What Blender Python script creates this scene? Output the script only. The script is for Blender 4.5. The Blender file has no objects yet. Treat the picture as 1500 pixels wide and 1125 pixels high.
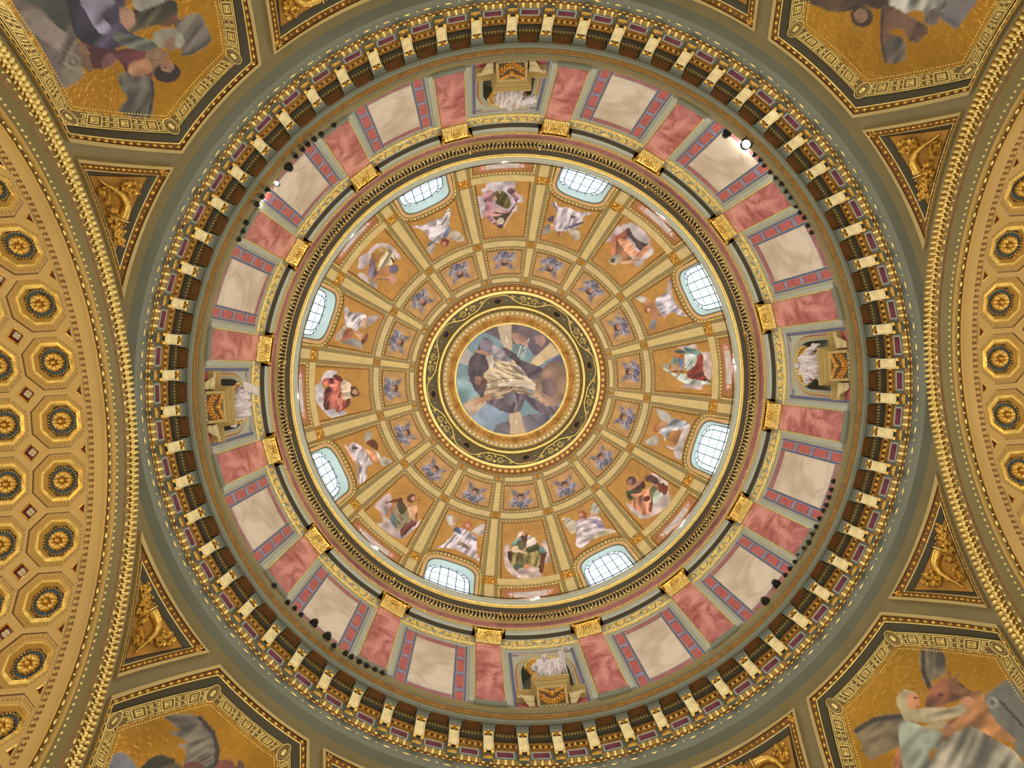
import bpy, math, random
import numpy as np
from math import sin, cos, pi, radians as rad, degrees as deg, sqrt, atan2, hypot
from mathutils import Matrix, Vector
random.seed(7)
np.random.seed(7)
C = bpy.context.scene.collection
SC = bpy.context.scene

# ------------------------------------------------------------------ camera
# The dome's axis is the world's z axis, the nave floor is z = 0; h below means height above the lens (1.6 m).
H0 = 1.6
F = 1200.0
TA, TB, TH = rad(-2.5012), rad(-1.0611), .066
CDX, CDY = 1.9021, .5831
_M = (np.array([[cos(TA), 0, sin(TA)], [0, 1, 0], [-sin(TA), 0, cos(TA)]])
      @ np.array([[1, 0, 0], [0, cos(TB), sin(TB)], [0, -sin(TB), cos(TB)]]))
_R = np.array([[cos(TH), sin(TH), 0], [-sin(TH), cos(TH), 0], [0, 0, 1]])
_MR = _M @ _R
CAMP = -_R.T @ np.array([CDX, CDY, 0.0])
cam_data = bpy.data.cameras.new('camera')
cam_data.sensor_width = 36
cam_data.lens = F / 1500 * 36
cam_data.clip_end = 200
cam = bpy.data.objects.new('camera', cam_data)
C.objects.link(cam)
m = Matrix.Identity(4)
for i in range(3):
    m[i][0] = _MR[0][i]; m[i][1] = -_MR[1][i]; m[i][2] = -_MR[2][i]
m[0][3], m[1][3], m[2][3] = CAMP[0], CAMP[1], H0
cam.matrix_world = m
SC.camera = cam


# ------------------------------------------------------------------ light and exposure
SC.view_settings.view_transform = 'Standard'
SC.view_settings.look = 'None'
SC.view_settings.gamma = 1
SC.view_settings.exposure = -0.32
SC.view_settings.use_curve_mapping = False
world = bpy.data.worlds.new('sky')
SC.world = world
world.use_nodes = True
bg = world.node_tree.nodes['Background']
bg.inputs[0].default_value = (.88, .97, 1, 1)
bg.inputs[1].default_value = 1.9


def lamp(name, loc, power, color, size, typ='POINT', direction=None, spread=None):
    d = bpy.data.lights.new(name, typ)
    d.energy = power; d.color = color
    if typ == 'AREA':
        d.shape = 'DISK'; d.size = size
        if spread: d.spread = spread
    else:
        d.shadow_soft_size = size
    o = bpy.data.objects.new(name, d)
    C.objects.link(o)
    o.location = (loc[0], loc[1], loc[2] + H0)
    if direction is not None:
        o.rotation_euler = Vector(direction).to_track_quat('-Z', 'Y').to_euler()
    return o


WARM = (1, .80, .52)
NEUT = (1, .97, .91)
# lamps that stand around the upper gallery, just behind the railing cable, and wash the dome
for k in range(8):
    a = rad(45 * k)
    lamp('gallery_lamp_light', (9.75 * cos(a), 9.75 * sin(a), 36.75), 84, NEUT, .10)
# area lights added at the gallery, unseen, to light the cornice and pendentives opposite
for k in range(8):
    a = rad(45 * k + 22.5)
    lamp('gallery_fill', (9.5 * cos(a), 9.5 * sin(a), 36.3), 225, (1, .96, .86), .5, 'AREA', (-cos(a), -sin(a), -.50), rad(95))
# fill lights added low in the crossing and side arms, unseen, shining upwards
lamp('crossing_fill', (0, 0, 3.0), 900, NEUT, 7.0, 'AREA', (0, 0, 1), rad(110))
for sx, sy in ((-1, 0), (1, 0), (0, -1), (0, 1)):
    lamp('side_arm_fill', (17 * sx, 17 * sy, 8), 430, (1, .72, .38), 3.0, 'AREA', (-.10 * sx, -.10 * sy, 1))
# the two lit lamps on the main cornice ledge
for a, pw in ((-44.8, 60), (-141.5, 18)):
    lamp('drum_floodlight_light', (10.72 * cos(rad(a)), 10.72 * sin(rad(a)), 27.8), pw, (1, .95, .85), .12)
for k in range(16):  # added row, unseen, brightens the drum and the upper cornice
    a = rad(22.5 * k + 11.25)
    lamp('drum_fill', (10.5 * cos(a), 10.5 * sin(a), 27.66), 52, (.97, .99, 1), .25, 'AREA', (-cos(a), -sin(a), 1.0), rad(100))


# ------------------------------------------------------------------ materials
def lin(c):
    return tuple(((v / 255 / 12.92) if v / 255 <= .04045 else ((v / 255 + .055) / 1.055) ** 2.4) for v in c)


MATS = {}


def mat(name, col, rough=.6, metal=0, var=.12, scale=3.0, col2=None, bump=.0, bscale=20, kind='noise', detail=4, coord='Object', emis=None):
    """procedural material: colour with noise or marble variation, optional fine relief"""
    if name in MATS: return MATS[name]
    M = bpy.data.materials.new(name); MATS[name] = M
    M.use_nodes = True
    nt = M.node_tree; N = nt.nodes; L = nt.links
    b = N['Principled BSDF']
    b.inputs['Roughness'].default_value = rough
    b.inputs['Metallic'].default_value = metal
    c1 = lin(col)
    c2 = lin(col2) if col2 else tuple(v * (1 - 2.2 * var) for v in c1)
    tc = N.new('ShaderNodeTexCoord')
    if kind == 'marble':
        mp = N.new('ShaderNodeMapping')
        mp.inputs['Rotation'].default_value = (.6, .5, .7)
        mp.inputs['Scale'].default_value = (1, 1, .55)
        L.new(tc.outputs[coord], mp.inputs[0])
        n0 = N.new('ShaderNodeTexNoise'); n0.inputs['Scale'].default_value = scale
        n0.inputs['Detail'].default_value = 8; n0.inputs['Roughness'].default_value = .62
        n0.inputs['Distortion'].default_value = 1.6
        L.new(mp.outputs[0], n0.inputs['Vector'])
        r = N.new('ShaderNodeValToRGB')
        r.color_ramp.elements[0].position = .36; r.color_ramp.elements[1].position = .62
        r.color_ramp.elements[0].color = (*c2, 1); r.color_ramp.elements[1].color = (*c1, 1)
        L.new(n0.outputs[0], r.inputs[0])
        L.new(r.outputs[0], b.inputs['Base Color'])
    else:
        n0 = N.new('ShaderNodeTexNoise'); n0.inputs['Scale'].default_value = scale
        n0.inputs['Detail'].default_value = detail
        L.new(tc.outputs[coord], n0.inputs['Vector'])
        r = N.new('ShaderNodeValToRGB')
        r.color_ramp.elements[0].position = .3; r.color_ramp.elements[1].position = .6
        r.color_ramp.elements[0].color = (*c2, 1); r.color_ramp.elements[1].color = (*c1, 1)
        L.new(n0.outputs[0], r.inputs[0])
        L.new(r.outputs[0], b.inputs['Base Color'])
    if bump:
        n1 = N.new('ShaderNodeTexNoise'); n1.inputs['Scale'].default_value = bscale
        n1.inputs['Detail'].default_value = 2
        L.new(tc.outputs[coord], n1.inputs['Vector'])
        bp = N.new('ShaderNodeBump'); bp.inputs['Strength'].default_value = bump
        bp.inputs['Distance'].default_value = .03
        L.new(n1.outputs[0], bp.inputs['Height'])
        L.new(bp.outputs[0], b.inputs['Normal'])
    if emis:
        b.inputs['Emission Color'].default_value = (*lin(emis[0]), 1)
        b.inputs['Emission Strength'].default_value = emis[1]
    return M


GOLD = mat('gilding', (222, 172, 74), .28, .62, .18, 6, bump=.3, bscale=14)
GOLDP = mat('pale_gilding', (236, 206, 120), .30, .52, .10, 6)
GOLDD = mat('dark_gilding', (176, 120, 44), .40, .55, .18, 5, bump=.3, bscale=14)
COPPER = mat('umber_gilding', (128, 84, 34), .40, .5, .2, 8)
OLIVE = mat('olive_plaster', (124, 107, 60), .62, 0, .06, .8)
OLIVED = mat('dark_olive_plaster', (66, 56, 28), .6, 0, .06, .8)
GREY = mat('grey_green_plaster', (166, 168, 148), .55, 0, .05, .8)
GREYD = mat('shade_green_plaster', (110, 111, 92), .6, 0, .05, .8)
TANR = mat('tan_plaster', (176, 148, 84), .6, 0, .06, 1)
RIB = mat('rib_plaster', (150, 130, 82), .6, 0, .06, 1.2)
CREAM = mat('cream_stucco', (208, 186, 132), .55, .05, .08, 2.5)
BROWN = mat('brown_paint', (150, 100, 44), .55, 0, .08, 2)
BROWND = mat('dark_brown_wood', (112, 70, 26), .45, .1, .15, 3)
PURPLE = mat('purple_marble', (122, 56, 74), .35, 0, .15, 2.5, kind='marble', col2=(92, 40, 58))
PINK = mat('pink_marble', (172, 112, 110), .35, 0, .1, 1.5, kind='marble', col2=(140, 84, 88))
REDM = mat('red_marble', (208, 140, 134), .28, 0, .1, 1.1, kind='marble', col2=(150, 70, 74))
CREAMM = mat('cream_marble', (214, 200, 180), .28, 0, .1, .7, kind='marble', col2=(186, 168, 146))
BLUEM = mat('blue_marble', (84, 98, 136), .35, 0, .12, 3)
GREYM = mat('lilac_marble', (150, 138, 158), .35, 0, .12, 2, kind='marble', col2=(112, 108, 136))
REDC = mat('coral_marble', (186, 94, 92), .35, 0, .12, 2.5, kind='marble', col2=(158, 76, 80))
WHITEM = mat('white_marble', (206, 194, 190), .42, 0, .06, 2.5)
NICHE = mat('niche_plaster', (118, 118, 98), .6, 0, .06, 1)
VTAN = mat('vault_ochre', (178, 134, 52), .55, 0, .06, .6)
VTAN2 = mat('vault_light_ochre', (182, 140, 60), .55, 0, .05, .6)
TEAL = mat('dark_teal_paint', (42, 52, 44), .5, 0, .1, 2)
CRIM = mat('crimson_paint', (110, 42, 26), .5, 0, .1, 2)
BLACK = mat('black_metal', (14, 13, 13), .5, .2, .1, 3)
DARK = mat('dark_void', (12, 10, 8), .8, 0, .1, 3)
REVEAL = mat('window_reveal_plaster', (206, 214, 200), .5, 0, .04, 1)
IRON = mat('window_iron', (40, 52, 72), .5, .2, .1, 4)
KEYG = mat('key_band_umber', (112, 86, 38), .45, .3, .10, 4)
GREEND = mat('lantern_green', (88, 76, 38), .5, .15, .12, 4)
LAMPM = mat('lit_lamp_glass', (255, 250, 235), .5, 0, .0, 1, emis=((255, 246, 226), 14))
BROWNR = mat('ring_relief_gold', (186, 136, 60), .42, .35, .14, 6, bump=.4, bscale=10)

glass = bpy.data.materials.new('window_glass'); MATS['window_glass'] = glass
glass.use_nodes = True
_n = glass.node_tree.nodes; _l = glass.node_tree.links
_b = _n['Principled BSDF']; _b.inputs['Roughness'].default_value = .05
_b.inputs['Base Color'].default_value = (.85, .95, 1, 1)
_t = _n.new('ShaderNodeBsdfTransparent'); _t.inputs[0].default_value = (.93, .98, 1, 1)
_x = _n.new('ShaderNodeMixShader'); _x.inputs[0].default_value = .08
_l.new(_t.outputs[0], _x.inputs[1]); _l.new(_b.outputs[0], _x.inputs[2])
_l.new(_x.outputs[0], _n['Material Output'].inputs[0])

# mural paint: colour attribute laid down by the painter below, roughened by fine brush noise
def mural_mat(name, rough, glint):
    M = bpy.data.materials.new(name); M.use_nodes = True
    N = M.node_tree.nodes; L = M.node_tree.links
    b = N['Principled BSDF']
    at = N.new('ShaderNodeVertexColor'); at.layer_name = 'paint'
    tc = N.new('ShaderNodeTexCoord')
    n = N.new('ShaderNodeTexNoise'); n.inputs['Scale'].default_value = 5; n.inputs['Detail'].default_value = 5
    L.new(tc.outputs['Object'], n.inputs['Vector'])
    mr = N.new('ShaderNodeMapRange'); mr.inputs[3].default_value = .72; mr.inputs[4].default_value = 1.06
    L.new(n.outputs[0], mr.inputs[0])
    mx = N.new('ShaderNodeMix'); mx.data_type = 'RGBA'; mx.blend_type = 'MULTIPLY'; mx.inputs[0].default_value = 1
    L.new(at.outputs['Color'], mx.inputs[6]); L.new(mr.outputs[0], mx.inputs[7])
    L.new(mx.outputs[2], b.inputs['Base Color'])
    b.inputs['Roughness'].default_value = rough
    if glint:   # gold mosaic ground: metallic where the attribute's alpha says so
        L.new(at.outputs['Alpha'], b.inputs['Metallic'])
        mr2 = N.new('ShaderNodeMapRange'); mr2.inputs[2].default_value = .62; mr2.inputs[3].default_value = .65; mr2.inputs[4].default_value = rough
        L.new(at.outputs['Alpha'], mr2.inputs[0]); L.new(mr2.outputs[0], b.inputs['Roughness'])
        n2 = N.new('ShaderNodeTexNoise'); n2.inputs['Scale'].default_value = 7; n2.inputs['Detail'].default_value = 3
        L.new(tc.outputs['Object'], n2.inputs['Vector'])
        bp = N.new('ShaderNodeBump'); bp.inputs['Strength'].default_value = .45; bp.inputs['Distance'].default_value = .05
        L.new(n2.outputs[0], bp.inputs['Height']); L.new(bp.outputs[0], b.inputs['Normal'])
    MATS[name] = M
    return M


MURAL = mural_mat('fresco_paint', .6, False)
MOSAIC = mural_mat('gold_mosaic', .30, True)


# ------------------------------------------------------------------ mesh helpers
class MB:
    """collects faces (given in h coordinates) and links them as ONE mesh object"""
    def __init__(self):
        self.v = []; self.f = []; self.m = []; self.mi = 0; self.sm = []; self.smooth = False

    def add(self, pts, faces):
        o = len(self.v)
        self.v.extend(pts)
        for f in faces:
            self.f.append([i + o for i in f]); self.m.append(self.mi); self.sm.append(self.smooth)

    def quad(self, a, b, c, d):
        self.add([a, b, c, d], [(0, 1, 2, 3)])

    def grid(self, P, closed_u=False, closed_v=False):
        """P[i][j] points -> quads"""
        nu, nv = len(P), len(P[0])
        pts = [p for row in P for p in row]
        fs = []
        for i in range(nu if closed_u else nu - 1):
            for j in range(nv if closed_v else nv - 1):
                a = i * nv + j; b = ((i + 1) % nu) * nv + j
                c = ((i + 1) % nu) * nv + (j + 1) % nv; d = i * nv + (j + 1) % nv
                fs.append((a, b, c, d))
        self.add(pts, fs)

    def prism(self, bottom, top, cap_top=True, cap_bottom=False):
        n = len(bottom)
        fs = [(i, (i + 1) % n, n + (i + 1) % n, n + i) for i in range(n)]
        if cap_top: fs.append(tuple(range(n, 2 * n)))
        if cap_bottom: fs.append(tuple(range(n - 1, -1, -1)))
        self.add(list(bottom) + list(top), fs)

    def box(self, fn, u0, u1, v0, v1, w0, w1, nu=1, nv=1):
        """box in a curved frame: fn(u, v, w) -> point; w1 is the face that shows"""
        us = [u0 + (u1 - u0) * i / nu for i in range(nu + 1)]
        vs = [v0 + (v1 - v0) * i / nv for i in range(nv + 1)]
        self.grid([[fn(u, v, w1) for v in vs] for u in us])
        self.grid([[fn(u, v, w) for w in (w0, w1)] for u, v in [(u, v0) for u in us]])
        self.grid([[fn(u, v, w) for w in (w0, w1)] for u, v in [(u, v1) for u in us]])
        self.grid([[fn(u, v, w) for w in (w0, w1)] for u, v in [(u0, v) for v in vs]])
        self.grid([[fn(u, v, w) for w in (w0, w1)] for u, v in [(u1, v) for v in vs]])

    def build(self, name, mats, parent=None, kind=None, label=None, cat=None, group=None):
        me = bpy.data.meshes.new(name)
        me.from_pydata([(float(p[0]), float(p[1]), float(p[2])) for p in self.v], [], self.f)
        if not isinstance(mats, (list, tuple)): mats = [mats]
        for q in mats: me.materials.append(q)
        me.polygons.foreach_set('material_index', self.m)
        me.polygons.foreach_set('use_smooth', self.sm)
        me.update()
        o = bpy.data.objects.new(name, me)
        C.objects.link(o)
        if parent is not None: child(parent, o)
        else: o.location = (0, 0, H0)
        tag(o, kind, label, cat, group)
        return o


def tag(o, kind=None, label=None, cat=None, group=None):
    if kind: o['kind'] = kind
    if label: o['label'] = label
    if cat: o['category'] = cat
    if group: o['group'] = group
    return o


def root(name, kind=None, label=None, cat=None, group=None):
    """an Empty on the dome's axis at lens height that parents its parts"""
    o = bpy.data.objects.new(name, None)
    C.objects.link(o)
    o.location = (0, 0, H0)
    o.empty_display_size = .2
    return tag(o, kind, label, cat, group)


def dup(o, rot, parent=None):
    """copy of an object and of each of its parts, turned about the dome's axis"""
    c = o.copy(); C.objects.link(c)
    if parent is not None: c.parent = parent
    c.rotation_euler = (0, 0, rad(rot))
    for ch in KIDS.get(o.name, []):
        d = ch.copy(); C.objects.link(d); d.parent = c
        for g in KIDS.get(ch.name, []):
            e = g.copy(); C.objects.link(e); e.parent = d
    return c


def around(o, n, parent=None, skip=(), step=None):
    """copies of a piece at n even places around the axis (the first is the piece itself)"""
    out = [o]
    for k in range(1, n):
        if k in skip: continue
        out.append(dup(o, (step or 360 / n) * k, parent if parent is not None else o.parent))
    return out


KIDS = {}


def child(parent, o):
    o.parent = parent
    KIDS.setdefault(parent.name, []).append(o)
    return o


def ring(az, *ks):
    return [az + 360 / 16 * k for k in ks]


def pol(R, az, h):
    a = rad(az)
    return (R * cos(a), R * sin(a), h)


# the dome's inner surface: an ellipse turned about the axis; r is R/h in thousandths*1.2 (its angle from the lens)
DA, DB, DH = 10.3, 7.4, 37.0


def dome_rh(r):
    k = F / r
    A = 1 / DA ** 2 + k * k / DB ** 2; B = -2 * k * DH / DB ** 2; Cc = DH * DH / DB ** 2 - 1
    R = (-B + sqrt(max(0, B * B - 4 * A * Cc))) / (2 * A)
    return R, R * k


def S(az, r, off=0.0):
    R, h = dome_rh(r)
    nr, nh = R / DA ** 2, (h - DH) / DB ** 2
    n = hypot(nr, nh); nr /= n; nh /= n
    R -= off * nr; h -= off * nh
    return pol(R, az, h)


def Dr(az, h, off=0.0):
    return pol(11.0 - off, az, h)


def lathe(mb, prof, a0=0, a1=360, n=256, smooth=True):
    """each stretch of the profile is a strip of its own, smooth around and sharp across"""
    mb.smooth = smooth
    for (R0, h0), (R1, h1) in zip(prof[:-1], prof[1:]):
        m_ = n
        P = [[pol(R, a0 + (a1 - a0) * i / m_, h) for R, h in ((R0, h0), (R1, h1))] for i in range(m_ + 1)]
        mb.grid(P)
    mb.smooth = False


def bump_cap(mb, c, u, v, n, ru, rv, hgt, seg=6):
    """a small rounded bead lying on a surface: centre c, tangents u v, normal n"""
    c, u, v, n = map(np.array, (c, u, v, n))
    pts = []
    for k, (q, z) in enumerate(((1, 0), (.72, .7))):
        for i in range(seg):
            a = 2 * pi * i / seg
            pts.append(tuple(c + u * ru * q * cos(a) + v * rv * q * sin(a) + n * hgt * z))
    pts.append(tuple(c + n * hgt))
    fs = []
    for i in range(seg):
        j = (i + 1) % seg
        fs.append((i, j, seg + j, seg + i)); fs.append((seg + i, seg + j, 2 * seg))
    s = mb.smooth; mb.smooth = True
    mb.add(pts, fs)
    mb.smooth = s


def frame_at(fn, a, b, ea=1e-3, eb=1e-3):
    p = np.array(fn(a, b, 0)); pu = np.array(fn(a + ea, b, 0)) - p; pv = np.array(fn(a, b + eb, 0)) - p
    n = np.array(fn(a, b, .01)) - p
    return p, pu / np.linalg.norm(pu), pv / np.linalg.norm(pv), n / np.linalg.norm(n)


def beads(mb, fn, path, spacing, ru, rv, hgt, off=0.0, seg=6, alt=None):
    """beads strung along a path of surface coordinates (a, b)"""
    P = [np.array(fn(a, b, 0)) for a, b in path]
    d = [0]
    for i in range(1, len(P)): d.append(d[-1] + np.linalg.norm(P[i] - P[i - 1]))
    tot = d[-1]; n = max(1, int(round(tot / spacing)))
    k = 0
    for i in range(n):
        s = (i + .5) * tot / n
        while k < len(d) - 2 and d[k + 1] < s: k += 1
        t = (s - d[k]) / max(1e-9, d[k + 1] - d[k])
        a = path[k][0] + (path[k + 1][0] - path[k][0]) * t
        b = path[k][1] + (path[k + 1][1] - path[k][1]) * t
        T = P[k + 1] - P[k]; T /= np.linalg.norm(T)
        _, _, _, nn = frame_at(fn, a, b)
        V = np.cross(nn, T)
        r1, r2 = (ru, rv) if not alt or i % 2 == 0 else alt
        bump_cap(mb, np.array(fn(a, b, off)), T, V, nn, r1, r2, hgt, seg)


def tube(mb, pts, r, n=8, closed=False, smooth=True, cap=False):
    pts = [np.array(p, float) for p in pts]
    rr = r if isinstance(r, (list, tuple)) else [r] * len(pts)
    P = []; ref = None; N_ = len(pts)
    for i, p in enumerate(pts):
        t = pts[(i + 1) % N_ if closed else min(i + 1, N_ - 1)] - pts[(i - 1) % N_ if closed else max(i - 1, 0)]
        t /= np.linalg.norm(t)
        if ref is None:
            ref = np.cross(t, (0, 0, 1.0))
            if np.linalg.norm(ref) < .1: ref = np.cross(t, (1.0, 0, 0))
        ref = ref - t * (ref @ t); ref /= np.linalg.norm(ref)
        b = np.cross(t, ref)
        P.append([tuple(p + rr[i] * (ref * cos(2 * pi * k / n) + b * sin(2 * pi * k / n))) for k in range(n)])
    s = mb.smooth; mb.smooth = smooth
    mb.grid(P, closed_u=closed, closed_v=True)
    if cap and not closed:
        mb.add(P[0], [tuple(range(n))]); mb.add(P[-1], [tuple(range(n - 1, -1, -1))])
    mb.smooth = s


def rosette(mb, c, u, v, n, R, hgt, petals=6, mats=(0, 0)):
    """flower: petals that rise towards their middles around a round boss"""
    c, u, v, n = map(np.array, (c, u, v, n))
    mb.mi = mats[0]
    for k in range(petals):
        a = 2 * pi * k / petals
        d = u * cos(a) + v * sin(a); e = np.cross(n, d)
        bump_cap(mb, c + d * R * .62, d, e, n, R * .40, R * .62 * sin(pi / petals) * 1.25, hgt * .75, 6)
    mb.mi = mats[1]
    bump_cap(mb, c, u, v, n, R * .30, R * .30, hgt, 6)
    mb.mi = mats[0]

# ================================================================== SETTING: floor, pendentives, arches, vaults
mb = MB()
mb.add([(22 * cos(a), 22 * sin(a), -H0) for a in [2 * pi * i / 48 for i in range(48)]], [tuple(range(48))])
mb.build('floor', mat('stone_floor', (150, 130, 100), .4, 0, .1, .5), kind='structure')

SR, SH = 15.61, 15.35      # sphere of the pendentives
AD, AR = 12.2, 9.75         # plane and radius of the four arches


def Sp(x, y, off=0.0):
    z = sqrt(max(.01, SR * SR - x * x - y * y))
    k = (SR - off) / SR
    return (x * k, y * k, SH + z * k)


def lerp2(a, b, t):
    return (a[0] + (b[0] - a[0]) * t, a[1] + (b[1] - a[1]) * t)


def edge(a, b, n, arc=False):
    """points from a to b in plan, straight or following the ring (polar)"""
    if not arc: return [lerp2(a, b, i / n) for i in range(n + 1)]
    ra, rb = hypot(*a), hypot(*b); ta, tb = atan2(a[1], a[0]), atan2(b[1], b[0])
    return [((ra + (rb - ra) * i / n) * cos(ta + (tb - ta) * i / n), (ra + (rb - ra) * i / n) * sin(ta + (tb - ta) * i / n)) for i in range(n + 1)]


def outline(corners, arcs, n=10):
    """closed outline through plan corners; arcs[i] tells whether edge i follows the ring"""
    P = []
    for i, c in enumerate(corners):
        P += edge(c, corners[(i + 1) % len(corners)], n, arcs[i])[:-1]
    return P


def band(mb, O0, o0, O1, o1, closed=True):
    n = len(O0)
    for i in range(n if closed else n - 1):
        j = (i + 1) % n
        mb.quad(Sp(*O0[i], o0), Sp(*O0[j], o0), Sp(*O1[j], o1), Sp(*O1[i], o1))


def quadr(q, p):
    """mirror a plan point of the first quadrant into quadrant q (sx, sy)"""
    return (p[0] * q[0], p[1] * q[1])


QUADS = {'top_left': (-1, -1), 'top_right': (1, -1), 'bottom_left': (-1, 1), 'bottom_right': (1, 1)}
# central mosaic panel: nested outlines (corners A near the arch, B, its mirror, A's mirror, then the two far corners)


def hexa(A, B, E):
    m_ = lambda p: (p[1], p[0])
    return [A, B, m_(B), m_(A), m_(E), E]


HX = [hexa((12.08, 7.32), (10.06, 7.58), (12.09, 9.75)),
      hexa((12.06, 7.42), (10.07, 7.66), (12.07, 9.75)),
      hexa((12.04, 7.52), (10.08, 7.83), (12.05, 9.75)),
      hexa((12.00, 7.67), (10.08, 8.04), (12.00, 9.72)),
      hexa((11.80, 8.05), (10.12, 8.36), (11.80, 9.65)),
      hexa((11.76, 8.11), (10.13, 8.42), (11.74, 9.62))]
HARC = [False, True, False, False, False, False]
TR_ = [[(12.08, 3.43), (10.33, 7.20), (12.08, 6.97)],
       [(12.07, 3.75), (10.43, 7.12), (12.07, 6.90)],
       [(12.03, 4.27), (10.72, 6.94), (12.04, 6.77)],
       [(12.01, 4.42), (10.78, 6.91), (12.02, 6.72)],
       [(11.98, 4.75), (10.93, 6.83), (11.98, 6.62)]]
TARC = [True, False, False]


def pendentive(qname, q):
    # plaster surface: polar strips from the ring down to the arches, with the three panels laid on it
    mb = MB(); mb.smooth = True
    n = 60
    rows = []
    a_lo = atan2(3.0, 12.2)
    tmin = 0.012
    P = []
    for i in range(n + 1):
        t = (pi / 2) * i / n
        # boundary plan point on the square |x|=AD or |y|=AD clipped by the pier chamfer
        d = (cos(t), sin(t))
        k = min(AD / max(d[0], 1e-6), AD / max(d[1], 1e-6))
        k = min(k, 15.575)
        r0 = 12.05
        P.append([Sp(*quadr(q, (d[0] * (r0 + (k - r0) * j / 14), d[1] * (r0 + (k - r0) * j / 14))), -.12) for j in range(15)])
    mb.grid(P)
    w = mb.build('wall_' + qname, [OLIVE], kind='structure')
    return w


def mosaic_frame(q, w):
    R0 = [[quadr(q, p) for p in outline(c, HARC, 12)] for c in HX]
    mb = MB(); mb.mi = 0
    band(mb, R0[0], -.13, R0[0], .05); band(mb, R0[0], .05, R0[1], .06)
    mb.mi = 1
    band(mb, R0[1], .06, R0[1], .02); band(mb, R0[1], .0, R0[2], .0)
    mb.mi = 2
    band(mb, R0[2], .10, R0[3], -.06); band(mb, R0[2], .02, R0[2], .10)
    mb.mi = 3
    band(mb, R0[3], -.02, R0[4], -.02)
    mb.mi = 4
    band(mb, R0[4], .0, R0[5], .0)
    fr = mb.build('panel_frame', [TANR, COPPER, OLIVED, KEYG, CRIM], w)
    # egg and dart molding between outlines 1 and 2
    mb = MB()
    mid = [lerp2(a, b, .5) for a, b in zip(outline(HX[1], HARC, 12), outline(HX[2], HARC, 12))]
    path = [quadr(q, p) for p in mid[:49]]
    path2 = [quadr(q, p) for p in mid[60:]] + [quadr(q, mid[0])]
    for pth in (path, path2):
        beads(mb, Sp, pth, .235, .085, .075, .10, .0)
    mb.build('egg_molding', [GOLD], w, kind='stuff')
    # thin gold lip along the inner edge of the molding
    mb = MB()
    lip = [Sp(*quadr(q, p), .10) for p in outline(HX[2], HARC, 12)]
    tube(mb, lip, .022, 5, closed=True)
    mb.build('gold_lip', [GOLDP], w)
    # key band: round corner bosses, framed squares and meander hooks in low relief
    mb = MB()
    O3, O4 = HX[3], HX[4]
    for e in range(6):
        if e == 4: continue
        a3, b3, a4, b4 = O3[e], O3[(e + 1) % 6], O4[e], O4[(e + 1) % 6]
        E3, E4 = edge(a3, b3, 40, HARC[e]), edge(a4, b4, 40, HARC[e])

        def fn(s, t, off=0.0, E3=E3, E4=E4, q=q):
            x = min(max(s, 0), 1) * 40; i = min(int(x), 39); f = x - i
            p3, p4 = lerp2(E3[i], E3[i + 1], f), lerp2(E4[i], E4[i + 1], f)
            return Sp(*quadr(q, lerp2(p3, p4, t)), off - .02)
        L = sum(hypot(*(np.array(fn(i / 20, .5)) - np.array(fn((i + 1) / 20, .5)))[:2]) + 0 for i in range(20))
        L = sum(np.linalg.norm(np.array(fn(i / 20, .5)) - np.array(fn((i + 1) / 20, .5))) for i in range(20))
        nrep = max(2, int(round(L / .86)))
        s0, s1 = .22 / L, 1 - .22 / L
        if e in (3, 5): nrep = max(2, int(round(L / .86)))
        st = (s1 - s0) / nrep

        def bar(u0, u1, t0, t1):
            mb.box(fn, u0, u1, t0, t1, 0, .022)
        lw = .075 * .9 / L * .55          # line width along s
        # border lines
        mb.box(fn, 0, 1, .03, .09, 0, .02, nu=12); mb.box(fn, 0, 1, .91, .97, 0, .02, nu=12)
        for k in range(nrep):
            c = s0 + (k + .5) * st
            h = .25 * st
            hooks = []
            # framed square with a small pyramid
            for (u0, u1, t0, t1) in ((c - h, c + h, .14, .21), (c - h, c + h, .79, .86), (c - h, c - h + lw, .14, .86), (c + h - lw, c + h, .14, .86)):
                bar(u0, u1, t0, t1)
            h2 = h * .52
            for (u0, u1, t0, t1) in ((c - h2, c + h2, .30, .36), (c - h2, c + h2, .64, .70), (c - h2, c - h2 + lw, .30, .70), (c + h2 - lw, c + h2, .30, .70)):
                bar(u0, u1, t0, t1)
            h3 = h * .34
            b4_ = [fn(c - h3, .40, .012), fn(c + h3, .40, .012), fn(c + h3, .60, .012), fn(c - h3, .60, .012)]
            mb.add(b4_ + [fn(c, .5, .06)], [(0, 1, 4), (1, 2, 4), (2, 3, 4), (3, 0, 4)])
            # meander hooks in the gap after the square
            g0, g1 = c + h, c + st - h
            if k == nrep - 1: g1 = s1
            gm = (g0 + g1) / 2
            bar(g0, g1, .47, .53)
            hooks = [(g0, gm), (gm, g1)] if k < nrep - 1 else [(g0, g1)]
            if k == 0:
                bar(s0, c - h, .47, .53); hooks.append((s0, c - h))
            for sgn in (0, 1):
                f = (lambda t: t) if sgn == 0 else (lambda t: 1 - t)
                for (gx0, gx1) in hooks:
                    w_ = gx1 - gx0
                    a0, a1 = gx0 + .12 * w_, gx1 - .12 * w_
                    t0, t1 = sorted((f(.16), f(.22))); bar(a0, a1, t0, t1)
                    t0, t1 = sorted((f(.16), f(.42))); bar(a1 - lw, a1, t0, t1)
                    t0, t1 = sorted((f(.36), f(.42))); bar(a0 + .3 * w_, a1, t0, t1)
                    t0, t1 = sorted((f(.27), f(.42))); bar(a0 + .3 * w_, a0 + .3 * w_ + lw, t0, t1)
    mb.build('key_band', [GOLDP], w, kind='stuff')
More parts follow.
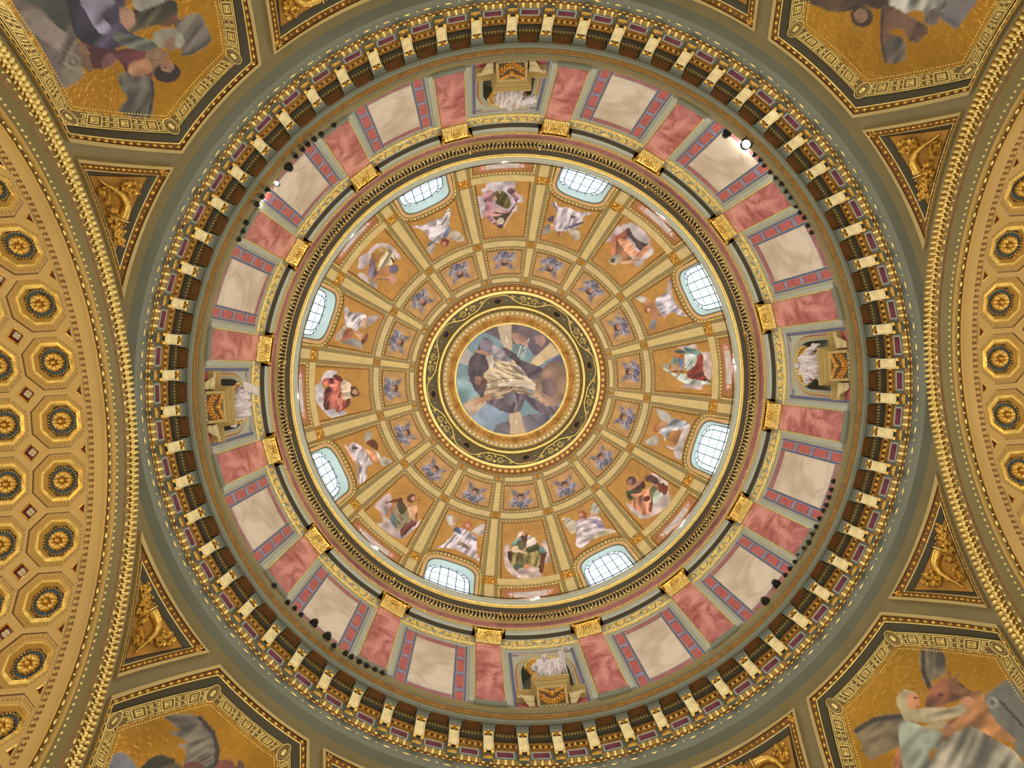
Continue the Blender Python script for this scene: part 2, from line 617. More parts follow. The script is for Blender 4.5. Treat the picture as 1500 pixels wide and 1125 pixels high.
    for e in (0, 1, 2, 3):
        mb = MB()
        c = quadr(q, lerp2(HX[3][e], HX[4][e], .5))
        p, u, v, nn = frame_at(Sp, *c)
        p = p + nn * (-.01)
        for r_, w_ in ((.235, .022), (.165, .018)):
            tube(mb, [p + r_ * (u * cos(a) + v * sin(a)) for a in [2 * pi * i / 20 for i in range(20)]], w_, 5, closed=True)
        mb.mi = 1
        mb.add([tuple(p + .235 * (u * cos(a) + v * sin(a)) + nn * .015) for a in [2 * pi * i / 20 for i in range(20)]], [tuple(range(20))])
        mb.mi = 0
        bump_cap(mb, p + nn * .01, u, v, nn, .10, .10, .05, 8)
        mb.build('corner_boss', [GOLDP, KEYG], w)
    # small beads against the gold field
    mb = MB()
    for rng in (range(0, 49), list(range(60, 72)) + [0]):
        o5 = outline(HX[5], HARC, 12)
        beads(mb, Sp, [quadr(q, o5[i]) for i in rng], .085, .03, .028, .035, .0, 5)
    mb.build('bead_molding', [GOLDP], w, kind='stuff')


def triangle(q, w, swap):
    sw = (lambda p: (p[1], p[0])) if swap else (lambda p: p)
    R0 = [[quadr(q, sw(p)) for p in outline(c, TARC, 14)] for c in TR_]
    mb = MB(); mb.mi = 0
    band(mb, R0[0], -.13, R0[0], .05); band(mb, R0[0], .05, R0[1], .06)
    mb.mi = 1
    band(mb, R0[1], .0, R0[2], .0); band(mb, R0[1], .06, R0[1], .0)
    mb.mi = 2
    band(mb, R0[2], .0, R0[2], .08); band(mb, R0[2], .08, [lerp2(a, b, .35) for a, b in zip(R0[2], R0[3])], .075)
    mb.mi = 3; band(mb, [lerp2(a, b, .35) for a, b in zip(R0[2], R0[3])], .075, R0[3], .06)
    mb.mi = 3
    band(mb, R0[3], .06, R0[4], -.05)
    fr = mb.build('panel_frame', [TANR, COPPER, GOLDP, OLIVED], w)
    mb = MB()
    o1, o2 = outline(TR_[1], TARC, 14), outline(TR_[2], TARC, 14)
    mid = [quadr(q, sw(lerp2(a, b, .5))) for a, b in zip(o1, o2)]
    beads(mb, Sp, mid[1:15], .19, .075, .07, .09, .0, alt=(.04, .05))
    beads(mb, Sp, mid[14:29], .16, .062, .05, .08, .0, alt=(.075, .05))
    m3 = [quadr(q, sw(lerp2(a, b, .3))) for a, b in zip(o1, o2)]
    beads(mb, Sp, m3[28:] + [m3[0]], .14, .045, .022, .05, .0, alt=(.07, .022))
    for c in (1,):
        cc = mid[14]
        p, u, v, nn = frame_at(Sp, *cc)
        for a in range(5):
            d = u * cos(a * 1.2) + v * sin(a * 1.2)
            bump_cap(mb, p + d * .08, d, np.cross(nn, d), nn, .09, .035, .08)
    mb.build('bead_and_reel_molding', [GOLD], w, kind='stuff')
    # the gilded ground of the relief
    mb = MB(); mb.smooth = True
    T, Cc, O = TR_[4]
    e1 = edge(T, Cc, 16, True); e2 = edge(T, O, 16)
    mb.grid([[Sp(*quadr(q, sw(lerp2(a, b, j / 8))), -.03) for j in range(9)] for a, b in zip(e1, e2)])
    mb.build('relief_ground', [mat('bronze_ground', (172, 118, 36), .42, .45, .12, 1.5, bump=.15, bscale=5)], w)


def cornucopia(q, swap, label):
    """gilded horn of plenty with leaves and flowers, in relief; plan coordinates of the first quadrant"""
    sw = (lambda p: (p[1], p[0])) if swap else (lambda p: p)
    g = lambda x, y, off=0.0: np.array(Sp(*quadr(q, sw((x, y))), off))
    base = g(11.75, 6.05)
    rt = bpy.data.objects.new('cornucopia_relief', None); C.objects.link(rt)
    rt.location = (base[0], base[1], base[2] + H0)
    tag(rt, None, label, 'relief', 'gilded horn-of-plenty reliefs in the pendentives')

    def fin(mb, name, m_, kind=None):
        mb.v = [tuple(np.array(p) - base) for p in mb.v]
        return mb.build(name, m_, rt, kind)
    # the horn: slim curling tail near the outer corner, widening to a mouth that faces the narrow tip
    cl = [(11.86, 6.58), (11.80, 6.50), (11.66, 6.40), (11.55, 6.28), (11.52, 6.12), (11.56, 5.95), (11.63, 5.80), (11.69, 5.68)]
    rr = [.02, .04, .06, .085, .11, .13, .145, .16]
    mb = MB()
    pts = []; rad_ = []
    for i in range(len(cl) - 1):
        for k in range(4):
            t = k / 4
            x, y = lerp2(cl[i], cl[i + 1], t); r_ = rr[i] + (rr[i + 1] - rr[i]) * t
            pts.append(g(x, y, .05)); rad_.append(r_ * (1.12 if k % 2 == 0 else .94))
    pts.append(g(*cl[-1], .05)); rad_.append(rr[-1])
    tube(mb, pts, rad_, 9, cap=True)
    fin(mb, 'horn', [GOLD])
    mb = MB()
    p = g(11.71, 5.63, .05)
    t_ = g(11.71, 5.63) - g(11.66, 5.74); t_ /= np.linalg.norm(t_)
    nn = frame_at(Sp, *quadr(q, sw((11.71, 5.63))))[3]
    bb = np.cross(t_, nn)
    tube(mb, [p + .175 * (nn * cos(a) + bb * sin(a)) for a in [2 * pi * i / 12 for i in range(12)]], .025, 5, closed=True)
    fin(mb, 'horn_rim', [GOLDP])
    rnd = random.Random(3)
    # flowers and fruit that tumble from the mouth
    mb = MB()
    for k in range(34):
        t = rnd.random() ** .8
        x = 11.74 + .20 * t + rnd.uniform(-.12, .10) * (1 - .3 * t); y = 5.55 - .62 * t + rnd.uniform(-.05, .05)
        pp, u, v, n_ = frame_at(Sp, *quadr(q, sw((x, y))))
        if k % 3 == 0: rosette(mb, pp + n_ * .03, u, v, n_, .085, .07, 5)
        else: bump_cap(mb, pp + n_ * .02, u, v, n_, .045, .045, .08)
    fin(mb, 'fruit', [GOLD], 'stuff')
    # acanthus leaves on both sides of the horn
    mb = MB()

    def leaf(x, y, dx, dy, L, W):
        pp, u, v, n_ = frame_at(Sp, *quadr(q, sw((x, y))))
        e_ = np.array(g(x + dx * .1, y + dy * .1)) - np.array(g(x, y)); e_ /= np.linalg.norm(e_)
        f_ = np.cross(n_, e_)
        rows = []
        for i in range(6):
            s_ = i / 5
            w_ = W * sin(pi * min(1, .12 + s_ * .88)) * (1.25 if i % 2 else .75)
            c_ = pp + e_ * L * s_ + n_ * (.03 + .07 * sin(pi * s_) + .03 * s_) + f_ * .10 * L * s_ * s_
            rows.append([tuple(c_ - f_ * w_), tuple(c_ + n_ * .035), tuple(c_ + f_ * w_)])
        mb.smooth = False
        mb.grid(rows)
    specs = []
    fld = outline([(12.03, 4.9), (11.0, 6.74), (12.0, 6.52)], TARC, 10)

    def within(x, y):
        r_ = False
        for i in range(len(fld)):
            (x0, y0), (x1, y1) = fld[i - 1], fld[i]
            if (y0 > y) != (y1 > y) and x < (x1 - x0) * (y - y0) / (y1 - y0) + x0: r_ = not r_
        return r_
    k = 0
    while len(specs) < 62 and k < 6000:
        k += 1
        x, y = rnd.uniform(11.0, 12.05), rnd.uniform(5.45, 6.75)
        a = atan2(y - 6.15, x - 11.58) + rnd.uniform(-.9, .9)
        L = rnd.uniform(.11, .21)
        if within(x, y) and within(x + cos(a) * L * 1.05, y + sin(a) * L * 1.05) and not (abs(x - 11.58) < .12 and y < 6.3):
            specs.append((x, y, cos(a), sin(a), L))
    for (x, y, dx, dy, L) in specs:
        k = hypot(dx, dy) + 1e-6
        leaf(x, y, dx / k, dy / k, L * 1.1, L * .30)
        if rnd.random() < .35:
            pp, u, v, n_ = frame_at(Sp, *quadr(q, sw((x + dx / k * L * .55, y + dy / k * L * .55))))
            rosette(mb, pp + n_ * .04, u, v, n_, .065, .06, 5)
    fin(mb, 'foliage', [GOLD], 'stuff')


WALLS = {}
for qn, q in QUADS.items():
    w = pendentive(qn, q)
    WALLS[qn] = w
    mosaic_frame(q, w)
    triangle(q, w, False)
    triangle(q, w, True)
where = {
    ('top_left', False): 'gilded horn-of-plenty relief in the triangular panel beside the left vault, nearest the kneeling angel mosaic',
    ('bottom_left', False): 'gilded horn-of-plenty relief beside the left vault, nearest the mosaic showing only a grey wing',
    ('top_right', False): 'gilded horn-of-plenty relief beside the right vault, nearest the dark winged lion mosaic',
    ('bottom_right', False): 'gilded horn-of-plenty relief beside the right vault, nearest the bearded man with ox mosaic',
    ('top_left', True): 'gilded horn-of-plenty relief cut by the top edge, nearest the kneeling angel mosaic',
    ('top_right', True): 'gilded horn-of-plenty relief cut by the top edge, nearest the dark winged lion mosaic',
    ('bottom_left', True): 'gilded horn-of-plenty relief cut by the bottom edge, nearest the grey wing mosaic',
    ('bottom_right', True): 'gilded horn-of-plenty relief cut by the bottom edge, nearest the bearded man with ox mosaic'}
for qn, q in QUADS.items():
    for swp in (False, True):
        cornucopia(q, swp, where[(qn, swp)])

# ---- the four arches: stepped face band with acanthus, beads and dots; side 0 is +x, 1 is +y, 2 is -x, 3 is -y
VR = 8.08


def Ar(side):
    """arch frame: (angle from the crown, radius, how far in towards the axis) -> point"""
    ca, sa = [(1, 0), (0, 1), (-1, 0), (0, -1)][side]

    def fn(t, r, off=0.0):
        d = AD - off; y = r * sin(rad(t)); z = SH + r * cos(rad(t))
        return (d * ca - y * sa, d * sa + y * ca, z)
    return fn


def arch(side, n_):
    fn = Ar(side)
    T = 78
    NS = 72
    ts = [-T + 2 * T * i / NS for i in range(NS + 1)]
    mb = MB(); mb.smooth = False
    prof = [(AR + .08, .02, 0), (9.80, .06, 0), (9.74, .02, 1), (9.12, -.02, 2), (9.10, .05, 0), (8.92, .05, 2), (8.86, .02, 0), (8.48, .02, 0), (8.46, .0, 0), (8.36, .0, 0), (8.34, .02, 0), (8.10, .02, 0), (8.06, -.04, 2), (7.95, -.05, 3), (7.93, -.12, 3)]
    for (r0, o0, m0), (r1, o1, m1) in zip(prof[:-1], prof[1:]):
        mb.mi = m0; mb.smooth = True
        mb.grid([[fn(t, r0, o0), fn(t, r1, o1)] for t in ts])
    tr = mb.build('trim_%d' % n_, [OLIVE, GOLDD, COPPER, VTAN], kind='structure')
    tr_m = MB()
    # acanthus band: each leaf a folded, lobed blade
    n = 132
    rnd = random.Random(side)
    for i in range(n):
        t = -68 + 136 * (i + .5) / n
        dt = 136 / n
        for (dt_, r, ru, rv, hg, an) in ((0, 9.58, .13, .062, .12, .25), (-.28, 9.40, .10, .036, .09, -.5), (.26, 9.36, .10, .036, .09, .7), (.05, 9.22, .07, .03, .06, 0)):
            p, u, v_, n_ = frame_at(fn, t + dt_ * dt, r + rnd.uniform(-.015, .015))
            d = v_ * cos(an) + u * sin(an)
            bump_cap(tr_m, p + n_ * .02, d, np.cross(n_, d), n_, ru, rv, hg, 5)
    tr_m.build('acanthus_leaves', [GOLDP], tr, kind='stuff')
    tr_b = MB()
    beads(tr_b, fn, [(t, 9.01) for t in ts], .25, .085, .034, .05, .05, 6, alt=(.035, .034))
    beads(tr_b, fn, [(t, 8.41) for t in ts], .19, .048, .036, .045, .0, 6)
    beads(tr_b, fn, [(t, 8.01) for t in ts], .25, .09, .034, .05, -.03, 6, alt=(.035, .034))
    tr_b.build('bead_molding', [GOLDP], tr, kind='stuff')
    return tr


for s_ in range(4):
    arch(s_, 5 + s_)

# ---- barrel vaults behind the left and right arches, with octagonal coffers
CX0, CPX, CPA = 13.62, 1.55, 11.6


def Va(side):
    sgn = 1 if side == 0 else -1

    def fn(x, t, off=0.0):
        r = VR - off
        return (sgn * x, r * sin(rad(t)), SH + r * cos(rad(t)))
    return fn


def vault(side, name):
    fn = Va(side)
    mb = MB(); mb.smooth = True
    ts = [-96 + 4 * i for i in range(49)]
    x0 = CX0 - CPX / 2          # the coffer field starts here
    # plain light band, red and gold border, strip up to the coffers
    mb.mi = 1; mb.grid([[fn(x, t, 0) for x in (AD - .12, 12.68)] for t in ts])
    mb.mi = 0; mb.grid([[fn(x, t, o) for x, o in ((12.68, 0), (x0 - .01, 0), (x0 + .08, -.03))] for t in ts]); mb.grid([[fn(x, t, -.45) for x in (12.3, 18.3)] for t in ts])
    v = mb.build(name, [VTAN, VTAN2], kind='structure')
    mb = MB()
    tt = [-72 + 3 * i for i in range(49)]
    beads(mb, fn, [(12.71, t) for t in tt], .17, .06, .03, .03, 0, 6)
    beads(mb, fn, [(12.78, t) for t in tt], .17, .045, .04, .03, 0, 6)
    mb.build('leaf_border', [COPPER], v, kind='stuff')
    # one coffer cell: web with cut corners, egg band, plain slope, gold fillet, teal ground
    hx = CPX / 2; ht = CPA / 2
    arc = VR * rad(CPA)           # metres of one cell along the arc
    k = deg(1 / VR)               # degrees per metre

    def octo(ap, dt=1.0):
        s = ap * math.tan(pi / 8)
        return [(ap, -s), (ap, s), (s, ap), (-s, ap), (-ap, s), (-ap, -s), (-s, -ap), (s, -ap)]

    def put(xc, tc, p, off):
        return fn(xc + p[0], tc + p[1] * k, off)

    def cell(xc, tc, open_edge):
        mb = MB(); mb.smooth = False
        dd = .34                  # half diagonal of the square coffers
        ay = arc / 2
        outer = [(hx, -(ay - dd)), (hx, ay - dd), (hx - dd, ay), (-(hx - dd), ay), (-hx, ay - dd), (-hx, -(ay - dd)), (-(hx - dd), -ay), (hx - dd, -ay)]
        rings = [(outer, 0, 0), (octo(.742), 0, 0), (octo(.738), -.04, 4), (octo(.715), -.05, 4), (octo(.585), -.10, 0), (octo(.56), -.12, 0), (octo(.50), -.11, 2), (octo(.465), -.09, 2), (octo(.41), -.20, 0), (octo(.40), -.23, 2), (octo(.375), -.25, 3)]
        for (A, oa, ma), (B, ob, mb_) in zip(rings[:-1], rings[1:]):
            mb.mi = mb_
            for i in range(8):
                j = (i + 1) % 8
                mb.quad(put(xc, tc, A[i], oa), put(xc, tc, A[j], oa), put(xc, tc, B[j], ob), put(xc, tc, B[i], ob))
        mb.mi = 3
        mb.add([put(xc, tc, p, -.25) for p in rings[-1][0]], [tuple(range(8))])
        # eggs on the outer band
        mb.mi = 0
        path = octo(.65); path.append(path[0])
        f2 = lambda a, b, off=0.0: put(xc, tc, (a, b), off)
        mb.mi = 1
        for i in range(8):
            seg_ = [lerp2(path[i], path[i + 1], t) for t in (.04, .96)]
            beads(mb, f2, seg_, .108, .036, .05, .05, -.08, 5)
        mb.mi = 2
        circ = [(.375 * cos(a), .375 * sin(a)) for a in [2 * pi * i / 24 for i in range(25)]]
        beads(mb, f2, circ, .085, .03, .028, .05, -.24, 5)
        c = mb.build('coffer', [VTAN, VTAN2, GOLD, TEAL, mat('umber_line', (120, 84, 36), .6, 0, .08, 2)], v)
        mb = MB()
        p, u, w_, nn = frame_at(f2, 0, 0)
        rosette(mb, p - nn * .24, u, w_, nn, .285, .20, 8)
        for kk in range(8):
            a = 2 * pi * (kk + .5) / 8
            d = u * cos(a) + w_ * sin(a)
            bump_cap(mb, p - nn * .22 + d * .20, d, np.cross(nn, d), nn, .085, .05, .10, 5)
        mb.build('rosette', [GOLD], c)
        return c

    # NOTE each cell is the same mesh turned or shifted along the barrel
    proto = cell(CX0, 0, True)
    cols = [0, 1, 2]
    rows = range(-6, 7)
    import itertools as _it

    def place(o, dx, t):
        # turn about the barrel's own axis (x), which lies at height SH
        M_ = Matrix.Translation((0, 0, SH)) @ Matrix.Rotation(-rad(t), 4, 'X') @ Matrix.Translation((0, 0, -SH))
        sgn = 1 if side == 0 else -1
        o.matrix_local = Matrix.Translation((sgn * dx, 0, 0)) @ M_

    def clone(p):
        c = p.copy(); C.objects.link(c); c.parent = v
        for ch in KIDS.get(p.name, []):
            d = ch.copy(); C.objects.link(d); d.parent = c
        return c
    for ci in cols:
        for r_ in rows:
            if ci == 0 and r_ == 0: continue
            place(clone(proto), ci * CPX, r_ * CPA)
    # square coffers on the corners between four octagons
    def diamond(half):
        mb = MB(); dd = .34
        xc = CX0 + CPX / 2 if not half else CX0 - CPX / 2
        tc = CPA / 2
        def sq(r_):
            return [(r_, 0), (0, r_), (-r_, 0), (0, -r_)] if not half else [(r_, 0), (0, r_), (0, 0), (0, -r_)]
        sh = 0 if not half else .06
        rg = [(sq(dd), 0, 0), (sq(.27), .0, 0), (sq(.25), -.03, 2), (sq(.215), -.02, 2), (sq(.20), -.10, 1)]
        if half: rg = [(sq(dd), 0, 0), ([(.24, 0), (.05, .19), (.05, 0), (.05, -.19)], 0, 0), ([(.20, 0), (.07, .13), (.07, 0), (.07, -.13)], -.03, 2), ([(.17, 0), (.08, .09), (.08, 0), (.08, -.09)], -.08, 1)]
        for (A, oa, ma), (B, ob, mb_) in zip(rg[:-1], rg[1:]):
            mb.mi = mb_
            for i in range(4):
                j = (i + 1) % 4
                mb.quad(put(xc, tc, A[i], oa), put(xc, tc, A[j], oa), put(xc, tc, B[j], ob), put(xc, tc, B[i], ob))
        mb.mi = 1
        mb.add([put(xc, tc, p, rg[-1][1]) for p in rg[-1][0]], [(0, 1, 2, 3)])
        if half:
            mb.mi = 3
            mb.box(lambda a, b, off: put(xc, tc, (a, b), off), .0, .018, -.33, .33, 0, .02)
        o = mb.build('small_coffer' if not half else 'triangular_coffer', [VTAN, CRIM, GOLD, TANR], v)
        if not half:
            mb = MB()
            p, u, w_, nn = frame_at(lambda a, b, off: put(xc, tc, (a, b), off), 0, 0)
            rosette(mb, p - nn * .09, u, w_, nn, .11, .06, 4)
            mb.build('rosette', [CREAM], o)
        return o
    dp = diamond(False); hp = diamond(True)
    for ci in (0, 1):
        for r_ in range(-6, 6):
            if ci == 0 and r_ == 0: continue
            place(clone(dp), ci * CPX, r_ * CPA)
    for r_ in range(-6, 6):
        if r_ == 0: continue
        place(clone(hp), 0, r_ * CPA)
    return v


vault(2, 'ceiling_left')
vault(0, 'ceiling_right')
# plain barrels behind the other two arches (their soffits start outside the frame)
for s_, nm in ((1, 'ceiling_bottom'), (3, 'ceiling_top')):
    ca, sa = [(1, 0), (0, 1), (-1, 0), (0, -1)][s_]
    mb = MB(); mb.smooth = True
    P = []
    for i in range(49):
        t = rad(-96 + 4 * i)
        P.append([(x * ca - VR * sin(t) * sa, x * sa + VR * sin(t) * ca, SH + VR * cos(t)) for x in (12.1, 14, 18.2)])
    mb.grid(P)
    mb.build(nm, [VTAN], kind='structure')

# ================================================================== MAIN CORNICE (trim_1)
def Cy(R):
    return lambda az, h, off=0.0: pol(R - off, az, h)


mb = MB()
segs = [((12.45, 24.98), (12.12, 24.98), 0), ((12.12, 24.98), (12.10, 25.36), 0), ((12.10, 25.36), (12.06, 25.40), 1), ((12.06, 25.40), (12.06, 25.66), 0),
        ((12.06, 25.66), (12.0, 25.68), 4), ((12.0, 25.68), (11.98, 25.88), 4), ((11.98, 25.88), (11.95, 25.90), 2), ((11.95, 25.9), (11.95, 26.50), 1),
        ((11.95, 26.50), (11.86, 26.52), 2), ((11.86, 26.52), (11.86, 26.58), 2), ((11.86, 26.58), (11.92, 26.58), 3), ((11.92, 26.58), (11.92, 26.86), 3),
        ((11.92, 26.86), (11.84, 26.88), 2), ((11.84, 26.88), (11.80, 27.0), 3), ((11.80, 27.0), (11.72, 27.02), 3), ((11.72, 27.02), (11.70, 27.18), 3),
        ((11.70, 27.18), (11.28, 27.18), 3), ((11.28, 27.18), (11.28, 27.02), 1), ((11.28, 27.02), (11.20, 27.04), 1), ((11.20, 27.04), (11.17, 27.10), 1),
        ((11.17, 27.10), (11.04, 27.26), 5), ((11.04, 27.26), (11.0, 27.26), 1), ((11.0, 27.26), (10.95, 27.30), 5), ((10.95, 27.30), (10.90, 27.36), 5), ((10.90, 27.36), (10.87, 27.44), 5),
        ((10.87, 27.44), (10.87, 27.47), 5), ((10.87, 27.47), (11.5, 27.47), 5)]
for a, b, mi in segs:
    mb.mi = mi
    lathe(mb, [a, b], n=256)
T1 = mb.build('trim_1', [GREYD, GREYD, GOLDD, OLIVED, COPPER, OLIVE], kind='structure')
# rope of long and short reels on the outer fascia
mb = MB()
full = [(i * 360 / 512, 25.36) for i in range(513)]
beads(mb, Cy(12.09), full, .33, .14, .026, .035, .0, 6, alt=(.04, .026))
mb.build('reel_molding', [GOLDP], T1, kind='stuff')
# eggs
mb = MB()
for i in range(320):
    az = (i + .5) * 360 / 320
    p, u, v, n_ = frame_at(Cy(11.99), az, 25.77)
    bump_cap(mb, p, u, v, n_, .085, .11, .13, 8)
for i in range(320):
    az = i * 360 / 320
    p, u, v, n_ = frame_at(Cy(11.99), az, 25.77)
    bump_cap(mb, p, u, v, n_, .018, .10, .07, 4)
mb.build('egg_molding', [GOLDP], T1, kind='stuff')
mb = MB()
beads(mb, Cy(12.03), [(a, 25.60) for a, _ in full], .235, .09, .025, .04, .0, 5)
mb.build('bead_molding', [GOLD], T1, kind='stuff')
# upright leaf frieze under the dentils
mb = MB()
for i in range(64 * 6):
    az = i * 360 / 384; w = .36
    f = Cy(11.92)
    b_ = [f(az - w, 26.60, .01), f(az + w, 26.60, .01), f(az + w * .9, 26.78, .02), f(az, 26.85, .02), f(az - w * .9, 26.78, .02)]
    mb.add(b_ + [f(az, 26.72, .11)], [(0, 1, 5), (1, 2, 5), (2, 3, 5), (3, 4, 5), (4, 0, 5)])
mb.build('leaf_molding', [GOLD], T1, kind='stuff')
mb = MB()
for i in range(64 * 11):
    az = i * 360 / 704
    mb.box(Cy(11.78), az - .17, az + .17, 27.03, 27.15, 0, .10)
mb.build('dentils', [TANR], T1, kind='stuff')
# gilded wave pattern along the sima
mb = MB()
for i in range(64 * 9):
    az = i * 360 / 576
    for (da, z0, z1) in ((-.14, .40, .78), (.14, .78, .40)):
        f = lambda a, t, off=0.0: pol(11.17 - .13 * t - off * .8, a, 27.10 + .16 * t - off * .6)
        mb.box(f, az + da - .07, az + da + .07, min(z0, z1), max(z0, z1), 0, .03)
f = lambda a, t, off=0.0: pol(11.17 - .13 * t - off * .8, a, 27.10 + .16 * t - off * .6)
tube(mb, [f(a, .34, .01) for a, _ in full[:-1]], .018, 5, closed=True)
tube(mb, [f(a, .84, .01) for a, _ in full[:-1]], .018, 5, closed=True)
mb.build('wave_molding', [GOLDD], T1, kind='stuff')

# -- one of the 64 units: console, sunk soffit panel, purple frieze panel
P64 = 5.625
# console: scrolled bracket seen from below
Rf = 11.70


def con(a, s, off=0.0):
    """a azimuth, s 0..1 along the console's front from its foot up to the soffit"""
    R = Rf - .02 - .06 * s - (.012 * sin(s * pi * 2))
    return pol(R - off, a, 25.68 + 1.22 * s)


mb = MB(); mb.mi = 0
hw = .80
mb.grid([[con(hw * c, s / 10, .0) for s in range(11)] for c in (-1, -.8, -.76, .76, .8, 1)])
mb.mi = 1
for sg in (-1, 1):
    mb.grid([[pol(11.95, sg * hw, 25.68 + .122 * s) for s in range(11)], [con(sg * hw, s / 10) for s in range(11)]])
mb.quad(pol(11.95, -hw, 25.68), pol(11.95, hw, 25.68), con(hw, 0), con(-hw, 0))
# the volute body above the plate
vol = [(11.60, 26.90), (11.52, 26.86), (11.46, 26.88), (11.42, 26.95), (11.38, 27.02), (11.34, 27.10), (11.32, 27.18)]
mb.mi = 1
hv = 1.05
mb.smooth = True
mb.grid([[pol(R, c * hv, h) for R, h in vol] for c in (-1, -.3, .3, 1)])
mb.smooth = False
for sg in (-1, 1):
    mb.add([pol(R, sg * hv, h) for R, h in vol] + [pol(11.70, sg * hv, 27.18), pol(11.70, sg * hv, 26.92)], [tuple(range(len(vol) + 2))])
mb.quad(pol(11.70, -hv, 26.92), pol(11.70, hv, 26.92), pol(11.60, hv, 26.90), pol(11.60, -hv, 26.90))
# block against the soffit
mb.box(lambda a, r, off: pol(r, a, 27.16 - off), -1.28, 1.28, 11.30, 11.40, 0, .07)
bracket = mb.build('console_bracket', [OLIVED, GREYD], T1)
mb = MB()
# fluted gilded plate with turned ends
for k in range(7):
    c0 = -.66 + k * .1886
    mb.grid([[con(c, s / 10, o) for s in range(1, 10)] for c, o in ((c0, .03), (c0 + .055, .055), (c0 + .135, .055), (c0 + .1886, .03))])
mb.box(con, -.80, -.68, .02, .98, 0, .09, nv=6); mb.box(con, .68, .80, .02, .98, 0, .09, nv=6)
plate = mb.build('bracket_plate', [mat('bright_gilding', (255, 240, 190), .38, .22, .08, 5, bump=.2, bscale=16)], bracket)
mb = MB()
for (a_, s_, r_) in ((-.62, .0, .075), (.62, .0, .075), (-.62, 1.0, .075), (.62, 1.0, .075)):
    tube(mb, [con(a_ - .22, s_, .07), con(a_ + .22, s_, .07)], r_, 8, cap=True)
for k in range(5):
    p, u, v_, n_ = frame_at(Cy(11.76), (k - 2) * .3, 25.62)
    bump_cap(mb, p, u, -v_, n_, .05, .10, .07)
p, u, v_, n_ = frame_at(Cy(11.58), 0, 26.98)
rosette(mb, np.array(pol(11.54, 0, 26.88)), u, np.array([cos(0), 0, .2]), np.array((-.25, 0, -.96)), .11, .06, 4)
leafy = mb.build('bracket_leaf', [GOLD], bracket)
around(bracket, 64)

mb = MB()   # sunk coffer in the soffit between two consoles
A0 = P64 / 2
So = lambda a, r, off=0.0: pol(r, a, 27.18 - off)
x0_, x1_, r0_, r1_ = A0 - 1.55, A0 + 1.55, 11.30, 11.69
mb.mi = 0
rg = [((x0_, x1_, r0_, r1_), .0), ((x0_ + .10, x1_ - .10, r0_ + .03, r1_ - .03), .06), ((x0_ + .22, x1_ - .22, r0_ + .05, r1_ - .05), .06), ((x0_ + .30, x1_ - .30, r0_ + .07, r1_ - .07), -.0 + .01)]
for k in range(3):
    (a0, a1, q0, q1), o0 = rg[k]; (b0, b1, s0, s1), o1 = rg[k + 1]
    mb.mi = (0, 1, 0)[k]
    A_ = [So(a0, q0, o0), So(a1, q0, o0), So(a1, q1, o0), So(a0, q1, o0)]
    B_ = [So(b0, s0, o1), So(b1, s0, o1), So(b1, s1, o1), So(b0, s1, o1)]
    for i in range(4):
        j = (i + 1) % 4
        mb.quad(A_[i], A_[j], B_[j], B_[i])
mb.mi = 2
mb.add(B_, [(0, 1, 2, 3)])
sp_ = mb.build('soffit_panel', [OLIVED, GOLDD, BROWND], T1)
around(sp_, 64)
mb = MB()   # purple marble panel of the frieze in its pale beaded frame
f = Cy(11.95)
x0_, x1_ = A0 - 1.55, A0 + 1.55
mb.mi = 0
mb.box(f, x0_, x1_, 25.97, 26.45, 0, .03)
mb.mi = 1
mb.box(f, x0_ + .28, x1_ - .28, 26.02, 26.33, .03, .045)
mb.mi = 2
beads(mb, f, [(x0_ + .2, 26.40), (x1_ - .2, 26.40)], .085, .03, .025, .03, .03, 5)
fp = mb.build('frieze_panel', [GREY, PURPLE, CREAM], T1)
around(fp, 64)

# ================================================================== DRUM WALL
def superarch(hw_, r_spring, rise, n_, num=40, bottom=None):
    """outline of a depressed arch in (azimuth, coordinate): left foot, over the crown, right foot"""
    P = []
    if bottom is not None: P.append((-hw_, bottom))
    for i in range(num + 1):
        t = pi * i / num
        c, s_ = -cos(t), sin(t)
        P.append((hw_ * math.copysign(abs(c) ** (2 / n_), c), r_spring + rise * s_ ** (2 / n_)))
    if bottom is not None: P.append((hw_, bottom))
    return P


def wrap(P, az0, az1, lo, hi, w):
    """for each point of an arch outline, the matching point on the surrounding box; w = height units per degree"""
    Q = []
    L0 = hi - lo; L1 = (az1 - az0) * w; tot = 2 * L0 + L1
    d = [0]
    for a, b in zip(P[:-1], P[1:]): d.append(d[-1] + hypot(b[1] - a[1], (b[0] - a[0]) * w))
    for x in d:
        s_ = x / d[-1] * tot
        if s_ <= L0: Q.append((az0, lo + s_))
        elif s_ <= L0 + L1: Q.append((az0 + (s_ - L0) / w, hi))
        else: Q.append((az1, hi - (s_ - L0 - L1)))
    for cx, cy in ((az0, hi), (az1, hi)):
        k = min(range(len(Q)), key=lambda i: hypot((Q[i][0] - cx) * w, Q[i][1] - cy)); Q[k] = (cx, cy)
    return Q


def refine(P, w, step):
    """insert points so that no stretch of an outline is longer than step"""
    Q = [P[0]]
    for a, b in zip(P[:-1], P[1:]):
        n_ = max(1, int(math.ceil(hypot((b[0] - a[0]) * w, b[1] - a[1]) / step)))
        Q += [lerp2(a, b, (i + 1) / n_) for i in range(n_)]
    return Q


def strip(mb, fn, P, Q, steps=3, o0=0.0, o1=0.0):
    rows = []
    for j in range(steps + 1):
        t = j / steps
        rows.append([fn(*lerp2(p, q, t), o0 + (o1 - o0) * t) for p, q in zip(P, Q)])
    mb.grid(rows)


